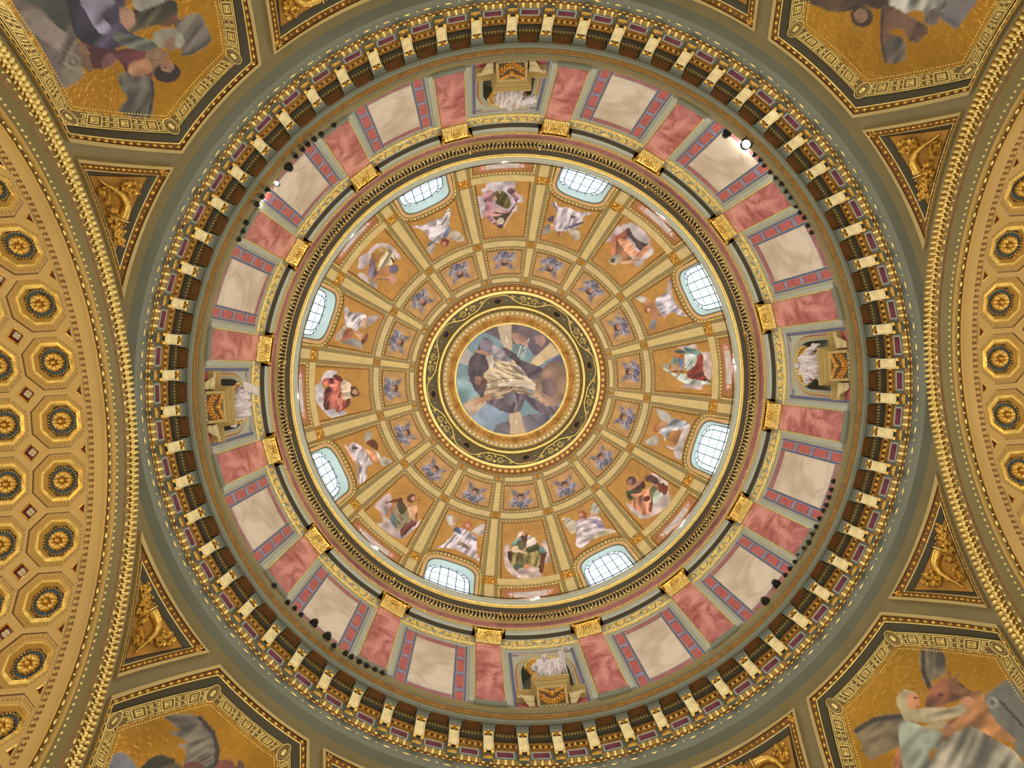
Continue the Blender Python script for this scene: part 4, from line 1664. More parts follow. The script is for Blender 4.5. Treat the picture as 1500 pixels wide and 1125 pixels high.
for i in range(96):
    p, u, v_, n_ = frame_at(S, i * 3.75, 134.6)
    bump_cap(mb, p + n_ * .05, u, v_, n_, .115, .10, .12, 8)
mb.build('egg_molding', [mat('amber_gilding', (244, 196, 116), .4, .35, .08, 5)], T3, kind='stuff')
mb = MB()
beads(mb, S, [(a, 139.4) for a, _ in rs], .15, .05, .05, .05, .04, 5)
beads(mb, S, [(a, 103.6) for a, _ in rs], .13, .045, .045, .05, .0, 5)
mb.build('bead_molding', [GOLD], T3, kind='stuff')
mb = MB()
for i in range(84):
    p, u, v_, n_ = frame_at(S, i * 360 / 84, 97.4)
    bump_cap(mb, p + n_ * .05, u, v_, n_, .085, .095, .09, 8)
mb.build('pale_egg_molding', [mat('ivory_gilding', (236, 214, 176), .45, .15, .06, 5)], T3, kind='stuff')
mb = MB()
for i in range(16):
    p, u, v_, n_ = frame_at(S, i * 22.5, 89.2)
    rosette(mb, p, u, v_, n_, .20, .10, 7)
    for s_ in (-1, 1):
        for (da, rr_, L) in ((3.5, 91, .12), (5.2, 87.5, .13), (7, 90.5, .12), (9, 88, .14), (11.25, 89.5, .11)):
            p, u, v_, n_ = frame_at(S, i * 22.5 + s_ * da, rr_)
            d = u * s_ * .8 + v_ * .5 * (1 if L > .12 else -1)
            bump_cap(mb, p, d, np.cross(n_, d), n_, L, L * .4, .07)
mb.build('palmette_relief', [BROWNR], T3, kind='stuff')
# scroll-work of the green band, in eight bays between the round vents
mb = MB()
def gb(a, r, off=0.0): return S(a, r, off - .08)
pts = []
for i in range(41):
    t = i / 40
    a = t * 45
    r = 111.6 + 12.6 * (.5 - .5 * cos(2 * pi * min(1, max(0, (abs(t - .5) * 2 - .18) / .62)) * .5)) if True else 0
    pts.append(gb(a, r, .04))
tube(mb, pts, .034, 6)
for s_ in (-1, 1):
    c = 22.5 + s_ * 4.0
    tube(mb, [gb(c + s_ * 2.6 * cos(i * .5) * (1 - i / 26), 118.5 + 5.0 * sin(i * .5) * (1 - i / 26), .03) for i in range(20)], .026, 5)
    c = 22.5 + s_ * 11.5
    p, u, v_, n_ = frame_at(gb, c, 121)
    rosette(mb, p, u, v_, n_, .11, .05, 6)
    tube(mb, [gb(22.5 + s_ * (5 + .5 * i), 114 - 2 * sin(i * .5), .03) for i in range(9)], .02, 5)
    for i in range(6):
        p, u, v_, n_ = frame_at(gb, 22.5 + s_ * (8 + i * 1.6), 119 + 3 * sin(i * 2.1))
        bump_cap(mb, p, u, v_, n_, .05, .03, .03, 5)
p, u, v_, n_ = frame_at(gb, 22.5, 123)
for k in range(5):
    d = v_ * cos((k - 2) * .5) + u * sin((k - 2) * .5)
    bump_cap(mb, p - d * .05, d, np.cross(n_, d), n_, .12, .035, .05)
p, u, v_, n_ = frame_at(gb, 22.5, 114.5)
bump_cap(mb, p, u, v_, n_, .09, .07, .07, 8)
sc = mb.build('scroll_relief', [GOLDP], T3, kind='stuff')
VENT0 = -6.6
sc.rotation_euler = (0, 0, rad(VENT0))
for k in range(1, 8): dup(sc, VENT0 + 45 * k, T3)
mb = MB()
p, u, v_, n_ = frame_at(gb, VENT0, 117.4)
mb.mi = 0
mb.add([tuple(p + n_ * .012 + .205 * (u * cos(a) + v_ * sin(a))) for a in [2 * pi * i / 20 for i in range(20)]], [tuple(range(20))])
mb.mi = 1
tube(mb, [p + n_ * .02 + .215 * (u * cos(a) + v_ * sin(a)) for a in [2 * pi * i / 20 for i in range(20)]], .022, 5, closed=True)
vt = mb.build('round_vent', [DARK, GOLDD], T3)
around(vt, 8)

# ================================================================== PAINTER
# Every mural is a fine grid of vertices on the real surface; the painter lays flat shapes of paint on it, in the
# picture's own two dimensions, and stores the colour of each vertex.
_rg = np.random.RandomState(5)
_LAT = _rg.rand(256, 256)


def vnoise(x, y):
    xi = np.floor(x).astype(int); yi = np.floor(y).astype(int)
    fx = x - xi; fy = y - yi
    fx = fx * fx * (3 - 2 * fx); fy = fy * fy * (3 - 2 * fy)
    g = lambda i, j: _LAT[(xi + i) % 256, (yi + j) % 256]
    return (g(0, 0) * (1 - fx) + g(1, 0) * fx) * (1 - fy) + (g(0, 1) * (1 - fx) + g(1, 1) * fx) * fy


def smooth_poly(pts, k=5):
    P = np.array(pts, float); n = len(P); out = []
    for i in range(n):
        p0, p1, p2, p3 = P[i - 1], P[i], P[(i + 1) % n], P[(i + 2) % n]
        for j in range(k):
            t = j / k
            out.append(.5 * (2 * p1 + (p2 - p0) * t + (2 * p0 - 5 * p1 + 4 * p2 - p3) * t * t + (3 * p1 - p0 - 3 * p2 + p3) * t ** 3))
    return np.array(out)


def inside(P, x, y):
    r = np.zeros(len(x), bool)
    n = len(P)
    for i in range(n):
        x0, y0 = P[i - 1]; x1, y1 = P[i]
        if y0 == y1: continue
        c = ((y0 > y) != (y1 > y)) & (x < (x1 - x0) * (y - y0) / (y1 - y0) + x0)
        r ^= c
    return r


def paint(X, Y, base, shapes, var=.10, local_small=False):
    """X, Y picture coordinates of the vertices -> colours (n, 4); alpha marks the gold ground"""
    n = len(X)
    span = max(X.max() - X.min(), 1)
    col = np.empty((n, 4)); col[:, :3] = base[:3]; col[:, 3] = base[3] if len(base) > 3 else 0
    b = vnoise(X / span * 7 + 3, Y / span * 7) * .6 + vnoise(X / span * 22, Y / span * 22 + 9) * .4
    col[:, :3] *= (1 - var + 2 * var * b)[:, None]
    wa = .018 if span < 1600 else .003
    wx = X + (vnoise(X / span * 30, Y / span * 30) - .5) * span * wa
    wy = Y + (vnoise(X / span * 30 + 50, Y / span * 30) - .5) * span * wa
    for k, s in enumerate(shapes):
        kind, c = s[0], np.array(s[1], float)
        if kind == 'p':
            P = smooth_poly(s[2]); m = inside(P, wx, wy)
        elif kind == 'q':
            P = np.array(s[2], float); m = inside(P, X, Y)
        elif kind == 'e':
            cx, cy, rx, ry = s[2]; m = ((wx - cx) / rx) ** 2 + ((wy - cy) / ry) ** 2 < 1
        else:
            P = np.array(s[2], float); w = s[3] / 2; m = np.zeros(n, bool)
            for a, q in zip(P[:-1], P[1:]):
                d = q - a; t = np.clip(((X - a[0]) * d[0] + (Y - a[1]) * d[1]) / (d @ d), 0, 1)
                m |= (X - a[0] - t * d[0]) ** 2 + (Y - a[1] - t * d[1]) ** 2 < w * w
        if not m.any(): continue
        x, y = X[m], Y[m]
        sh = vnoise(x / span * 14 + k, y / span * 14) - .5
        v = 1 + .22 * sh + .16 * (vnoise(x / span * 60 + k, y / span * 60) - .5) * (1 if span > 1600 else 0)
        if kind == 'p' and len(s) > 3:       # folds of cloth: (angle, number of folds across the picture, strength)
            a, fr, am = s[3]
            if span > 1600: fr *= 3.4; am *= 1.35
            elif len(shapes) > 25: fr *= 2.2; am *= 1.3
            else: am *= 1.15
            uu = (x * cos(rad(a)) + y * sin(rad(a))) / span; vv = (-x * sin(rad(a)) + y * cos(rad(a))) / span
            uu = uu + .09 * (vnoise(x / span * 5 + k * 3, y / span * 5) - .5)
            f = vnoise(uu * fr * 1.9 + 11 * k, vv * fr * .42 + k)
            f = .5 * f + .5 * (1 - np.abs(2 * vnoise(uu * fr * 1.2 + 5 * k, vv * fr * .35 + 20) - 1))
            f = np.clip((f - .25) / .5, 0, 1)
            v = v * (1 + am * 1.15 * (f - .5) * 2)
        elif kind in ('p', 'e'):
            w = vnoise(x / span * 9 + k * 7, y / span * 9 + k)
            v = v * (1 + .22 * (w - .5) * 2)
        cc = np.clip(c[None, :3] * v[:, None], 0, 255)
        col[m, :3] = cc
        col[m, 3] = c[3] if len(c) > 3 else 0
    return col


def to_px(V):
    Q = _MR @ (np.asarray(V).T - np.array([[CAMP[0]], [CAMP[1]], [0]]))
    return 750 + F * Q[0] / Q[2], 562.5 + F * Q[1] / Q[2]


def mural(name, rows, org, base, shapes, m_, label, cat, group=None, var=.10, local=None, mask=None):
    """rows[i][j]: surface points; org = (x, y, scale) of the picture coordinates"""
    V = np.array([p for r in rows for p in r], float)
    nu, nv = len(rows), len(rows[0])
    if local is None:
        px, py = to_px(V)
        X, Y = (px - org[0]) * org[2], (py - org[1]) * org[2]
    else: X, Y = local
    col = paint(X, Y, base, shapes, var)
    fs = [(i * nv + j, (i + 1) * nv + j, (i + 1) * nv + j + 1, i * nv + j + 1) for i in range(nu - 1) for j in range(nv - 1)]
    if mask is not None:
        mk = np.array(mask).reshape(-1)
        fs = [f for f in fs if mk[f[0]] or mk[f[1]] or mk[f[2]] or mk[f[3]]]
        used = sorted(set(i for f in fs for i in f)); mp = {u: k for k, u in enumerate(used)}
        fs = [tuple(mp[i] for i in f) for f in fs]; V = V[used]; col = col[used]
    me = bpy.data.meshes.new(name)
    me.from_pydata([tuple(v) for v in V], [], fs)
    me.materials.append(m_)
    me.polygons.foreach_set('use_smooth', [True] * len(fs))
    c = np.clip(col[:, :3] / 255, 0, 1)
    lc = np.where(c <= .04045, c / 12.92, ((c + .055) / 1.055) ** 2.4)
    at = me.color_attributes.new('paint', 'FLOAT_COLOR', 'POINT')
    at.data.foreach_set('color', np.concatenate([lc, col[:, 3:]], axis=1).astype(np.float32).ravel())
    me.update()
    o = bpy.data.objects.new(name, me); C.objects.link(o)
    o.location = (0, 0, H0)
    return tag(o, None, label, cat, group)


OCH = (190, 140, 66)


def panel_rows(az, r0, r1, ha, nu, nv, bottom=False, off=.014):
    rows = []
    for i in range(nu + 1):
        a = -ha + 2 * ha * i / nu
        rb = min(r1, panel_bottom(a, 4.0)) if bottom else r1
        rows.append([S(az + a, r0 + (rb - r0) * j / nv, off) for j in range(nv + 1)])
    return rows


FIG = [
 (270, (680, 250, 9.375), 'fresco at the top of the dome: upside-down seated figure in mauve mantle and olive skirt', [
  ('p', (202, 190, 198), [(165,360),(245,350),(240,260),(300,230),(290,170),(400,150),(560,150),(700,150),(690,260),(760,330),(810,360),(800,440),(720,430),(740,540),(640,560),(300,560),(260,640),(210,640),(200,510),(175,480)]),
  ('p', (150, 108, 116), [(290,290),(350,270),(400,290),(420,360),(390,450),(420,520),(560,560),(640,530),(700,430),(640,330),(590,290),(620,230),(690,260),(720,330),(760,360),(700,480),(620,620),(520,790),(440,760),(300,640),(270,560),(290,470),(270,400)], (60, 11, .35)),
  ('p', (98, 88, 48), [(400,300),(480,280),(560,290),(610,350),(640,470),(600,520),(520,500),(430,450),(440,380)], (5, 14, .22)),
  ('p', (208, 176, 172), [(400,470),(520,520),(620,540),(540,570),(430,560)]),
  ('p', (72, 60, 42), [(340,600),(450,580),(600,580),(700,490),(640,580),(560,690),(520,720),(440,690),(370,630)]),
  ('p', (210, 160, 140), [(350,600),(420,590),(530,610),(430,630),(370,630)]),
  ('e', (205, 194, 172), (500, 690, 45, 48)), ('e', (214, 176, 152), (420, 388, 28, 30)), ('e', (214, 176, 152), (490, 288, 18, 24)),
  ('l', (222, 196, 190), [(725,485),(620,640),(540,765)], 18), ('l', (214, 190, 184), [(385,640),(470,740)], 14)]),
 (315, (860, 290, 9.375), 'fresco of a seated figure in salmon robe over dark skirt, right of the top one', [
  ('p', (196, 184, 186), [(330,470),(390,375),(470,390),(520,360),(620,340),(760,430),(850,540),(860,640),(900,690),(900,760),(770,880),(700,950),(640,900),(500,700),(380,600),(250,600),(280,540)]),
  ('p', (152, 88, 70), [(350,510),(440,500),(540,420),(590,440),(560,540),(500,600),(390,560)], (40, 12, .25)),
  ('p', (80, 66, 62), [(540,420),(590,430),(640,520),(740,600),(840,630),(800,680),(740,720),(680,690),(640,600),(560,540)], (-50, 16, .2)),
  ('p', (140, 98, 72), [(400,570),(470,640),(560,760),(620,830),(580,870),(470,850),(400,780)], (30, 10, .25)),
  ('p', (216, 152, 120), [(420,570),(560,580),(640,660),(700,740),(840,650),(860,700),(760,800),(660,820),(560,770),(470,660)], (60, 13, .25)),
  ('p', (206, 132, 98), [(345,510),(390,520),(390,760),(350,790),(330,700)]),
  ('p', (176, 164, 146), [(310,830),(380,780),(470,790),(460,860),(380,920),(320,900)]), ('e', (92, 78, 62), (352, 858, 36, 30)),
  ('p', (214, 166, 134), [(460,880),(600,850),(700,830),(740,850),(620,900),(500,910)])]),
 (0, (945, 475, 9.375), 'fresco of a bald man lying sideways in teal and dark red robes, at the right', [
  ('p', (204, 182, 176), [(440,320),(600,255),(690,280),(760,370),(900,390),(930,560),(900,760),(800,850),(760,900),(620,880),(500,860),(560,800),(780,560),(760,400)]),
  ('p', (104, 132, 130), [(530,310),(640,320),(760,390),(780,430),(700,440),(560,400),(420,390),(420,360),(540,350)], (80, 14, .3)),
  ('p', (62, 78, 80), [(420,350),(530,360),(540,400),(440,392)]),
  ('p', (168, 94, 48), [(400,400),(540,430),(530,490),(440,470),(400,440)], (80, 12, .2)),
  ('p', (182, 194, 188), [(540,420),(700,430),(680,560),(600,640),(560,600)], (40, 13, .28)),
  ('p', (122, 56, 44), [(720,430),(790,430),(800,640),(850,770),(720,770),(600,730),(580,650),(690,560)], (50, 14, .28)),
  ('p', (182, 192, 184), [(250,570),(300,540),(330,640),(420,680),(560,690),(600,750),(860,790),(880,820),(640,830),(500,790),(380,700),(270,640)], (50, 14, .2)),
  ('p', (92, 120, 152), [(460,470),(520,490),(520,600),(480,640),(450,560)]),
  ('p', (112, 142, 136), [(370,500),(410,440),(450,500),(400,540),(340,560)]),
  ('p', (196, 154, 112), [(290,580),(380,550),(470,560),(490,630),(380,640),(310,620)]), ('e', (120, 84, 60), (345, 590, 14, 22)),
  ('l', (58, 58, 52), [(360,642),(540,652)], 14), ('l', (96, 74, 60), [(850,760),(892,800)], 22), ('l', (212, 168, 146), [(540,440),(545,600)], 16)]),
 (45, (890, 670, 9.375), 'fresco of a dark-haired figure in salmon and green robes raising an arm', [
  ('p', (210, 192, 184), [(600,210),(700,250),(830,330),(830,370),(860,640),(760,720),(640,800),(540,840),(430,830),(320,740),(250,620),(400,640),(640,330)]),
  ('p', (94, 62, 60), [(500,270),(560,240),(640,250),(700,310),(690,380),(600,350),(520,310)], (20, 12, .2)),
  ('e', (88, 62, 62), (325, 320, 70, 60)), ('e', (152, 112, 102), (308, 335, 34, 34)),
  ('p', (72, 76, 52), [(260,460),(400,440),(480,440),(400,520),(320,590),(270,540)], (80, 12, .25)),
  ('p', (80, 46, 40), [(330,420),(480,330),(520,380),(470,440),(360,450)]),
  ('p', (206, 140, 108), [(340,600),(480,500),(580,440),(600,600),(600,740),(520,800),(430,740),(340,690)], (10, 12, .28)),
  ('p', (210, 150, 118), [(270,430),(440,320),(480,330),(340,440)]), ('p', (210, 146, 112), [(330,500),(460,480),(640,370),(700,390),(560,470),(400,540),(330,540)]),
  ('p', (122, 62, 52), [(540,520),(590,560),(560,600),(480,600)]), ('p', (122, 62, 52), [(560,720),(600,560),(620,600),(605,740)]),
  ('p', (106, 110, 78), [(570,440),(640,390),(690,440),(640,520),(600,560)]),
  ('p', (132, 66, 50), [(690,360),(800,370),(830,430),(790,520),(700,480)]),
  ('p', (168, 182, 168), [(650,480),(760,500),(700,580),(640,660),(620,600)], (60, 12, .2)),
  ('l', (150, 104, 46), [(432,120),(412,200),(445,275),(520,295)], 13), ('e', (198, 132, 90), (540, 205, 16, 40))]),
 (90, (710, 750, 9.375), 'fresco of a seated bearded man in green with a white shawl, upright at the bottom', [
  ('p', (210, 190, 182), [(270,480),(340,460),(380,700),(560,780),(700,740),(860,700),(920,690),(890,560),(840,400),(780,440),(850,560),(820,700),(780,870),(640,920),(440,900),(330,820),(270,700)]),
  ('p', (204, 180, 174), [(430,800),(560,780),(660,740),(780,860),(760,900),(520,880)]),
  ('p', (106, 150, 152), [(350,450),(450,370),(500,340),(480,400),(430,460)]),
  ('p', (76, 74, 48), [(470,390),(580,400),(720,420),(760,500),(760,560),(560,560),(400,560),(420,470)], (70, 10, .25)),
  ('p', (80, 46, 38), [(320,540),(400,570),(400,720),(330,660)]), ('p', (80, 46, 38), [(760,560),(850,540),(820,700),(800,840),(750,820),(740,700)], (0, 14, .25)),
  ('p', (130, 118, 74), [(400,570),(560,570),(740,540),(770,620),(740,750),(620,740),(540,720),(440,800),(400,770),(370,680)], (10, 12, .32)),
  ('p', (80, 106, 90), [(390,740),(440,710),(530,740),(440,800)]),
  ('p', (110, 152, 152), [(750,460),(830,520),(840,550),(770,555)]),
  ('p', (218, 200, 188), [(570,470),(600,320),(690,370),(710,420),(640,470),(580,490)], (70, 14, .15)),
  ('p', (88, 56, 44), [(500,330),(540,275),(590,320),(570,420),(520,400)]), ('e', (176, 124, 94), (545, 308, 24, 24)),
  ('p', (214, 186, 176), [(465,300),(500,260),(550,268),(510,320),(430,375)]),
  ('p', (210, 184, 154), [(400,480),(450,470),(480,520),(570,540),(560,560),(400,550),(360,500)]), ('e', (196, 136, 100), (550, 512, 32, 18)), ('l', (84, 92, 50), [(580,520),(700,470)], 26),
  ('p', (206, 134, 100), [(540,752),(600,710),(622,750),(560,775)])]),
 (135, (530, 690, 9.375), 'fresco of a brown-haired young man, bare leg and shoulders, holding a small cross', [
  ('p', (200, 180, 180), [(250,400),(350,310),(400,340),(420,600),(300,600),(400,680),(520,790),(700,760),(820,650),(780,740),(600,900),(480,920),(220,740),(290,700),(250,560),(180,490),(230,420)]),
  ('p', (120, 64, 48), [(300,440),(470,385),(560,370),(590,440),(480,430)]),
  ('p', (118, 110, 86), [(440,460),(590,440),(640,500),(680,640),(620,740),(520,760),(470,640),(440,560)], (-40, 12, .3)),
  ('p', (78, 70, 44), [(520,430),(600,440),(620,540),(540,600),(500,500)]),
  ('p', (98, 122, 132), [(395,620),(440,570),(490,760),(460,775),(400,700)]), ('p', (150, 140, 140), [(300,500),(350,480),(360,590),(330,600)]),
  ('p', (208, 142, 102), [(370,520),(430,460),(470,470),(430,560),(370,640),(350,620)]),
  ('p', (110, 62, 58), [(600,740),(680,680),(760,560),(750,720),(680,780),(560,910),(530,820)], (40, 10, .25)),
  ('p', (210, 152, 110), [(540,340),(620,440),(760,480),(740,510),(640,500),(600,480)]),
  ('p', (216, 172, 134), [(640,500),(760,490),(740,600),(740,680),(680,640),(640,560)]),
  ('e', (108, 70, 52), (680, 375, 60, 62)), ('e', (196, 144, 118), (702, 375, 28, 34)),
  ('p', (176, 154, 124), [(470,800),(560,680),(600,700),(510,812)]),
  ('l', (112, 82, 46), [(740,402),(830,400)], 10), ('l', (112, 82, 46), [(790,355),(792,445)], 9)]),
 (180, (440, 520, 9.375), 'fresco of a haloed bearded man in red robe with raised hand, at the left', [
  ('p', (212, 204, 210), [(300,300),(360,220),(490,220),(500,270),(440,330),(300,400),(330,480),(320,720),(460,740),(620,780),(620,820),(500,860),(400,850),(260,700),(200,560),(210,430),(260,380)]),
  ('p', (160, 90, 80), [(290,370),(340,320),(520,320),(560,400),(590,560),(600,700),(520,790),(460,740),(330,740),(330,480),(400,440),(300,400)], (20, 13, .38)),
  ('p', (212, 146, 122), [(400,400),(500,400),(500,440),(420,440)]), ('p', (212, 146, 122), [(480,520),(520,600),(540,700),(500,640)]),
  ('p', (100, 44, 44), [(440,300),(500,270),(560,310),(640,400),(690,440),(620,430),(560,380)]),
  ('p', (212, 190, 164), [(560,380),(620,350),(690,400),(700,500),(690,600),(600,610),(570,500)], (80, 14, .14)),
  ('p', (206, 146, 116), [(590,330),(655,295),(680,255),(662,320),(610,342)]),
  ('p', (80, 54, 40), [(690,440),(760,440),(808,500),(790,565),(700,565)]), ('e', (206, 156, 126), (755, 505, 42, 36)), ('l', (110, 80, 64), [(770,490),(770,520)], 8),
  ('p', (122, 58, 56), [(600,700),(620,620),(680,600),(670,700),(560,770),(520,790)]),
  ('l', (184, 128, 50), [(770,400),(830,440),(845,510),(820,580),(770,610)], 9)]),
 (225, (500, 330, 9.375), 'fresco of a stooping figure in cream and violet with long lilac hair', [
  ('p', (200, 184, 186), [(250,440),(350,380),(480,260),(640,250),(740,340),(830,440),(780,460),(700,400),(560,300),(420,380),(390,500),(320,580),(250,600),(230,560)]),
  ('p', (196, 182, 184), [(230,680),(280,650),(340,690),(480,800),(490,870),(430,860),(300,780)]),
  ('p', (162, 134, 94), [(500,320),(640,320),(740,430),(760,500),(700,420),(600,400)], (30, 12, .25)),
  ('p', (164, 118, 66), [(410,400),(500,360),(580,370),(560,440),(480,520),(430,460)]),
  ('p', (112, 100, 114), [(400,460),(440,480),(490,640),(450,720),(380,710),(360,640),(390,560)], (20, 14, .3)),
  ('p', (206, 188, 154), [(560,420),(680,360),(720,440),(700,540),(600,560),(520,620),(510,560)], (30, 13, .28)),
  ('p', (196, 134, 100), [(500,640),(640,560),(700,540),(650,620),(560,700),(480,720)]),
  ('e', (112, 104, 128), (722, 602, 66, 60)), ('l', (80, 54, 40), [(690,450),(715,500)], 28),
  ('p', (196, 146, 130), [(460,740),(620,720),(690,680),(760,690),(745,780),(690,805),(640,760)]), ('l', (90, 62, 50), [(480,745),(650,745)], 10),
  ('p', (170, 150, 120), [(360,740),(420,740),(500,780),(400,790)]), ('l', (184, 100, 84), [(250,610),(330,615)], 14)]),
]
ANG = [
 (292.5, (780, 235, 9.375), 'angel fresco in pale lilac robe, under the top right window', [
  ('p', (152, 142, 130), [(110,1000),(160,900),(290,870),(300,940),(220,1000)]), ('p', (178, 166, 148), [(490,960),(600,940),(660,1020),(610,1110),(560,1090),(540,1040)]),
  ('p', (92, 72, 100), [(200,800),(290,760),(280,840),(220,840)]),
  ('p', (196, 186, 194), [(260,580),(320,570),(360,640),(480,640),(600,700),(820,725),(700,780),(680,880),(600,920),(420,980),(320,960),(290,880),(340,740),(300,660)], (20, 16, .2)),
  ('p', (124, 108, 128), [(262,585),(305,575),(350,700),(310,670)]), ('p', (112, 98, 118), [(620,860),(690,840),(690,870),(560,920),(430,935)]), ('p', (104, 84, 84), [(520,760),(600,770),(540,800)]),
  ('e', (140, 80, 54), (385, 1010, 48, 36)), ('e', (206, 150, 112), (402, 1015, 28, 26)), ('e', (212, 160, 122), (268, 915, 30, 50))]),
 (337.5, (920, 370, 8.036), 'angel fresco with blue-white robe, beside the right upper window', [
  ('p', (194, 184, 170), [(80,535),(130,500),(260,560),(200,595)]), ('p', (150, 146, 150), [(245,870),(290,780),(330,800),(320,880),(280,915)]),
  ('p', (176, 160, 158), [(450,450),(500,300),(530,520),(620,660),(560,620),(440,560)]),
  ('p', (188, 182, 194), [(330,540),(400,500),(470,480),(560,620),(690,745),(600,740),(520,700),(420,760),(380,700),(330,620)], (60, 15, .24)),
  ('p', (202, 146, 110), [(195,600),(240,540),(320,640),(390,740),(300,790),(270,700),(210,700)]), ('e', (150, 90, 60), (225, 672, 30, 38)), ('e', (208, 156, 126), (240, 678, 16, 24))]),
 (22.5, (930, 580, 7.5), 'angel fresco with spread white wings and brown sash, beside the right lower window', [
  ('p', (186, 178, 172), [(230,140),(300,160),(390,210),(390,260),(300,270)]), ('p', (176, 168, 158), [(115,500),(240,430),(255,530),(150,540)]),
  ('p', (190, 178, 176), [(430,560),(490,430),(610,320),(530,560),(510,690),(440,680)]),
  ('p', (180, 182, 190), [(380,270),(460,250),(600,300),(560,360),(460,400),(360,450),(340,520),(430,580),(360,560),(310,430),(260,400),(340,330)], (60, 15, .25)),
  ('p', (154, 108, 68), [(380,400),(500,370),(500,450),(430,560),(370,470)], (30, 10, .2)),
  ('e', (178, 104, 72), (230, 350, 32, 50)), ('e', (212, 150, 124), (245, 350, 18, 28)), ('p', (210, 152, 118), [(290,290),(370,275),(320,330),(250,415),(275,350)])]),
 (67.5, (810, 730, 8.036), 'angel fresco in lilac mantle with upraised wings, above the bottom right window', [
  ('p', (196, 184, 164), [(110,225),(250,260),(265,380),(220,410),(160,340)], (60, 16, .15)), ('p', (172, 170, 160), [(480,50),(560,120),(540,180),(440,180)], (60, 16, .15)),
  ('p', (202, 190, 194), [(270,280),(400,240),(520,210),(580,280),(600,350),(750,380),(700,410),(520,430),(380,560),(320,585),(270,540),(280,400)], (70, 16, .2)),
  ('p', (146, 132, 160), [(260,270),(400,240),(560,265),(600,345),(540,350),(450,262)], (70, 16, .2)),
  ('p', (212, 196, 166), [(520,400),(700,370),(745,390),(560,450),(480,480)]),
  ('e', (146, 80, 54), (348, 195, 52, 48)), ('e', (212, 148, 118), (330, 202, 24, 30)), ('p', (212, 164, 130), [(430,185),(500,165),(495,212),(410,235)])]),
 (112.5, (610, 740, 8.036), 'red-haired angel fresco with both wings open, above the bottom left window', [
  ('p', (186, 180, 168), [(355,120),(440,130),(455,230),(390,245)], (60, 18, .15)), ('p', (180, 168, 166), [(660,300),(720,250),(810,225),(785,340),(700,375)], (60, 18, .15)),
  ('p', (196, 184, 192), [(220,490),(300,470),(380,400),(430,350),(480,260),(600,300),(700,400),(710,560),(750,655),(600,590),(460,520),(300,500)], (40, 15, .22)),
  ('p', (100, 118, 152), [(430,290),(500,255),(530,340),(480,330)]), ('p', (92, 110, 146), [(630,350),(700,395),(680,420)]),
  ('p', (150, 128, 110), [(480,450),(560,440),(640,530),(560,500)]),
  ('e', (192, 108, 72), (600, 240, 56, 50)), ('e', (226, 168, 136), (600, 242, 26, 32)), ('p', (216, 166, 136), [(640,312),(765,350),(745,372),(650,342)]), ('l', (214, 164, 130), [(420,265),(455,180)], 20)]),
 (157.5, (450, 610, 8.036), 'brown-haired angel fresco in white drapery, beside the left lower window', [
  ('p', (186, 176, 164), [(680,220),(755,170),(755,260),(690,300)]), ('p', (180, 170, 154), [(870,465),(1000,530),(920,592),(870,560)]),
  ('p', (210, 174, 164), [(435,340),(500,360),(560,480),(585,570),(520,480)]),
  ('p', (190, 180, 188), [(500,330),(570,310),(650,370),(700,440),(760,560),(700,600),(700,720),(630,795),(600,700),(620,560),(560,500),(520,400)], (10, 16, .25)),
  ('p', (104, 90, 100), [(525,360),(600,365),(590,390),(530,385)]), ('p', (212, 202, 210), [(650,395),(600,520),(622,785),(600,760),(578,540),(600,420)]),
  ('p', (108, 60, 38), [(695,300),(780,270),(832,330),(820,400),(740,350)]), ('p', (212, 150, 112), [(660,380),(740,400),(845,500),(835,560),(780,520),(720,440)], (40, 8, .2)), ('p', (220, 206, 200), [(790,400),(850,440),(868,540),(840,500)])]),
 (202.5, (430, 410, 8.036), 'angel fresco bending over a brown sash, beside the left upper window', [
  ('p', (206, 190, 176), [(480,690),(600,540),(615,600),(540,712)]),
  ('p', (188, 180, 186), [(610,300),(680,380),(820,390),(860,450),(800,540),(740,600),(660,560),(610,520),(600,380)], (40, 15, .28)),
  ('p', (168, 152, 152), [(870,440),(1010,415),(930,520),(880,532)]), ('p', (210, 174, 154), [(780,520),(840,440),(880,500),(820,585)]),
  ('p', (162, 100, 68), [(610,590),(690,580),(690,680),(550,722),(580,660)], (30, 8, .2)), ('p', (216, 164, 130), [(700,600),(800,620),(840,700),(800,720),(740,650)]),
  ('p', (164, 154, 148), [(560,735),(700,690),(800,740),(810,835),(760,790)]), ('p', (120, 70, 48), [(790,725),(850,640),(880,640),(862,710),(822,752)])]),
 (247.5, (570, 250, 8.036), 'angel fresco in white and blue with a dark-haired head, under the top left window', [
  ('p', (176, 166, 156), [(430,930),(500,870),(545,880),(500,985),(460,970)]), ('p', (186, 174, 160), [(695,765),(780,700),(860,760),(870,830),(740,820)], (60, 16, .15)),
  ('p', (194, 184, 188), [(270,655),(420,640),(480,590),(600,560),(710,440),(720,540),(700,640),(600,830),(560,845),(470,800),(400,700)], (60, 15, .22)),
  ('p', (92, 80, 80), [(510,650),(560,600),(540,640)]), ('p', (112, 98, 100), [(620,690),(650,570),(700,520),(660,590)]),
  ('p', (108, 130, 164), [(455,860),(560,800),(540,835),(475,885)]), ('p', (108, 130, 164), [(630,780),(700,655),(722,700),(660,795)]),
  ('e', (126, 64, 46), (655, 845, 52, 46)), ('e', (206, 146, 116), (652, 862, 26, 24)), ('l', (212, 168, 134), [(700,760),(730,790)], 20)]),
]
for az, org, label, sh in FIG:
    mural('figure_fresco', panel_rows(az, 211.4, 292.6, 7.75, 72, 78), org, OCH, sh, MURAL, label, 'painting')
for az, org, label, sh in ANG:
    mural('angel_fresco', panel_rows(az, 211.4, 300, 7.75, 72, 64, True), org, OCH, sh, MURAL, label, 'painting')

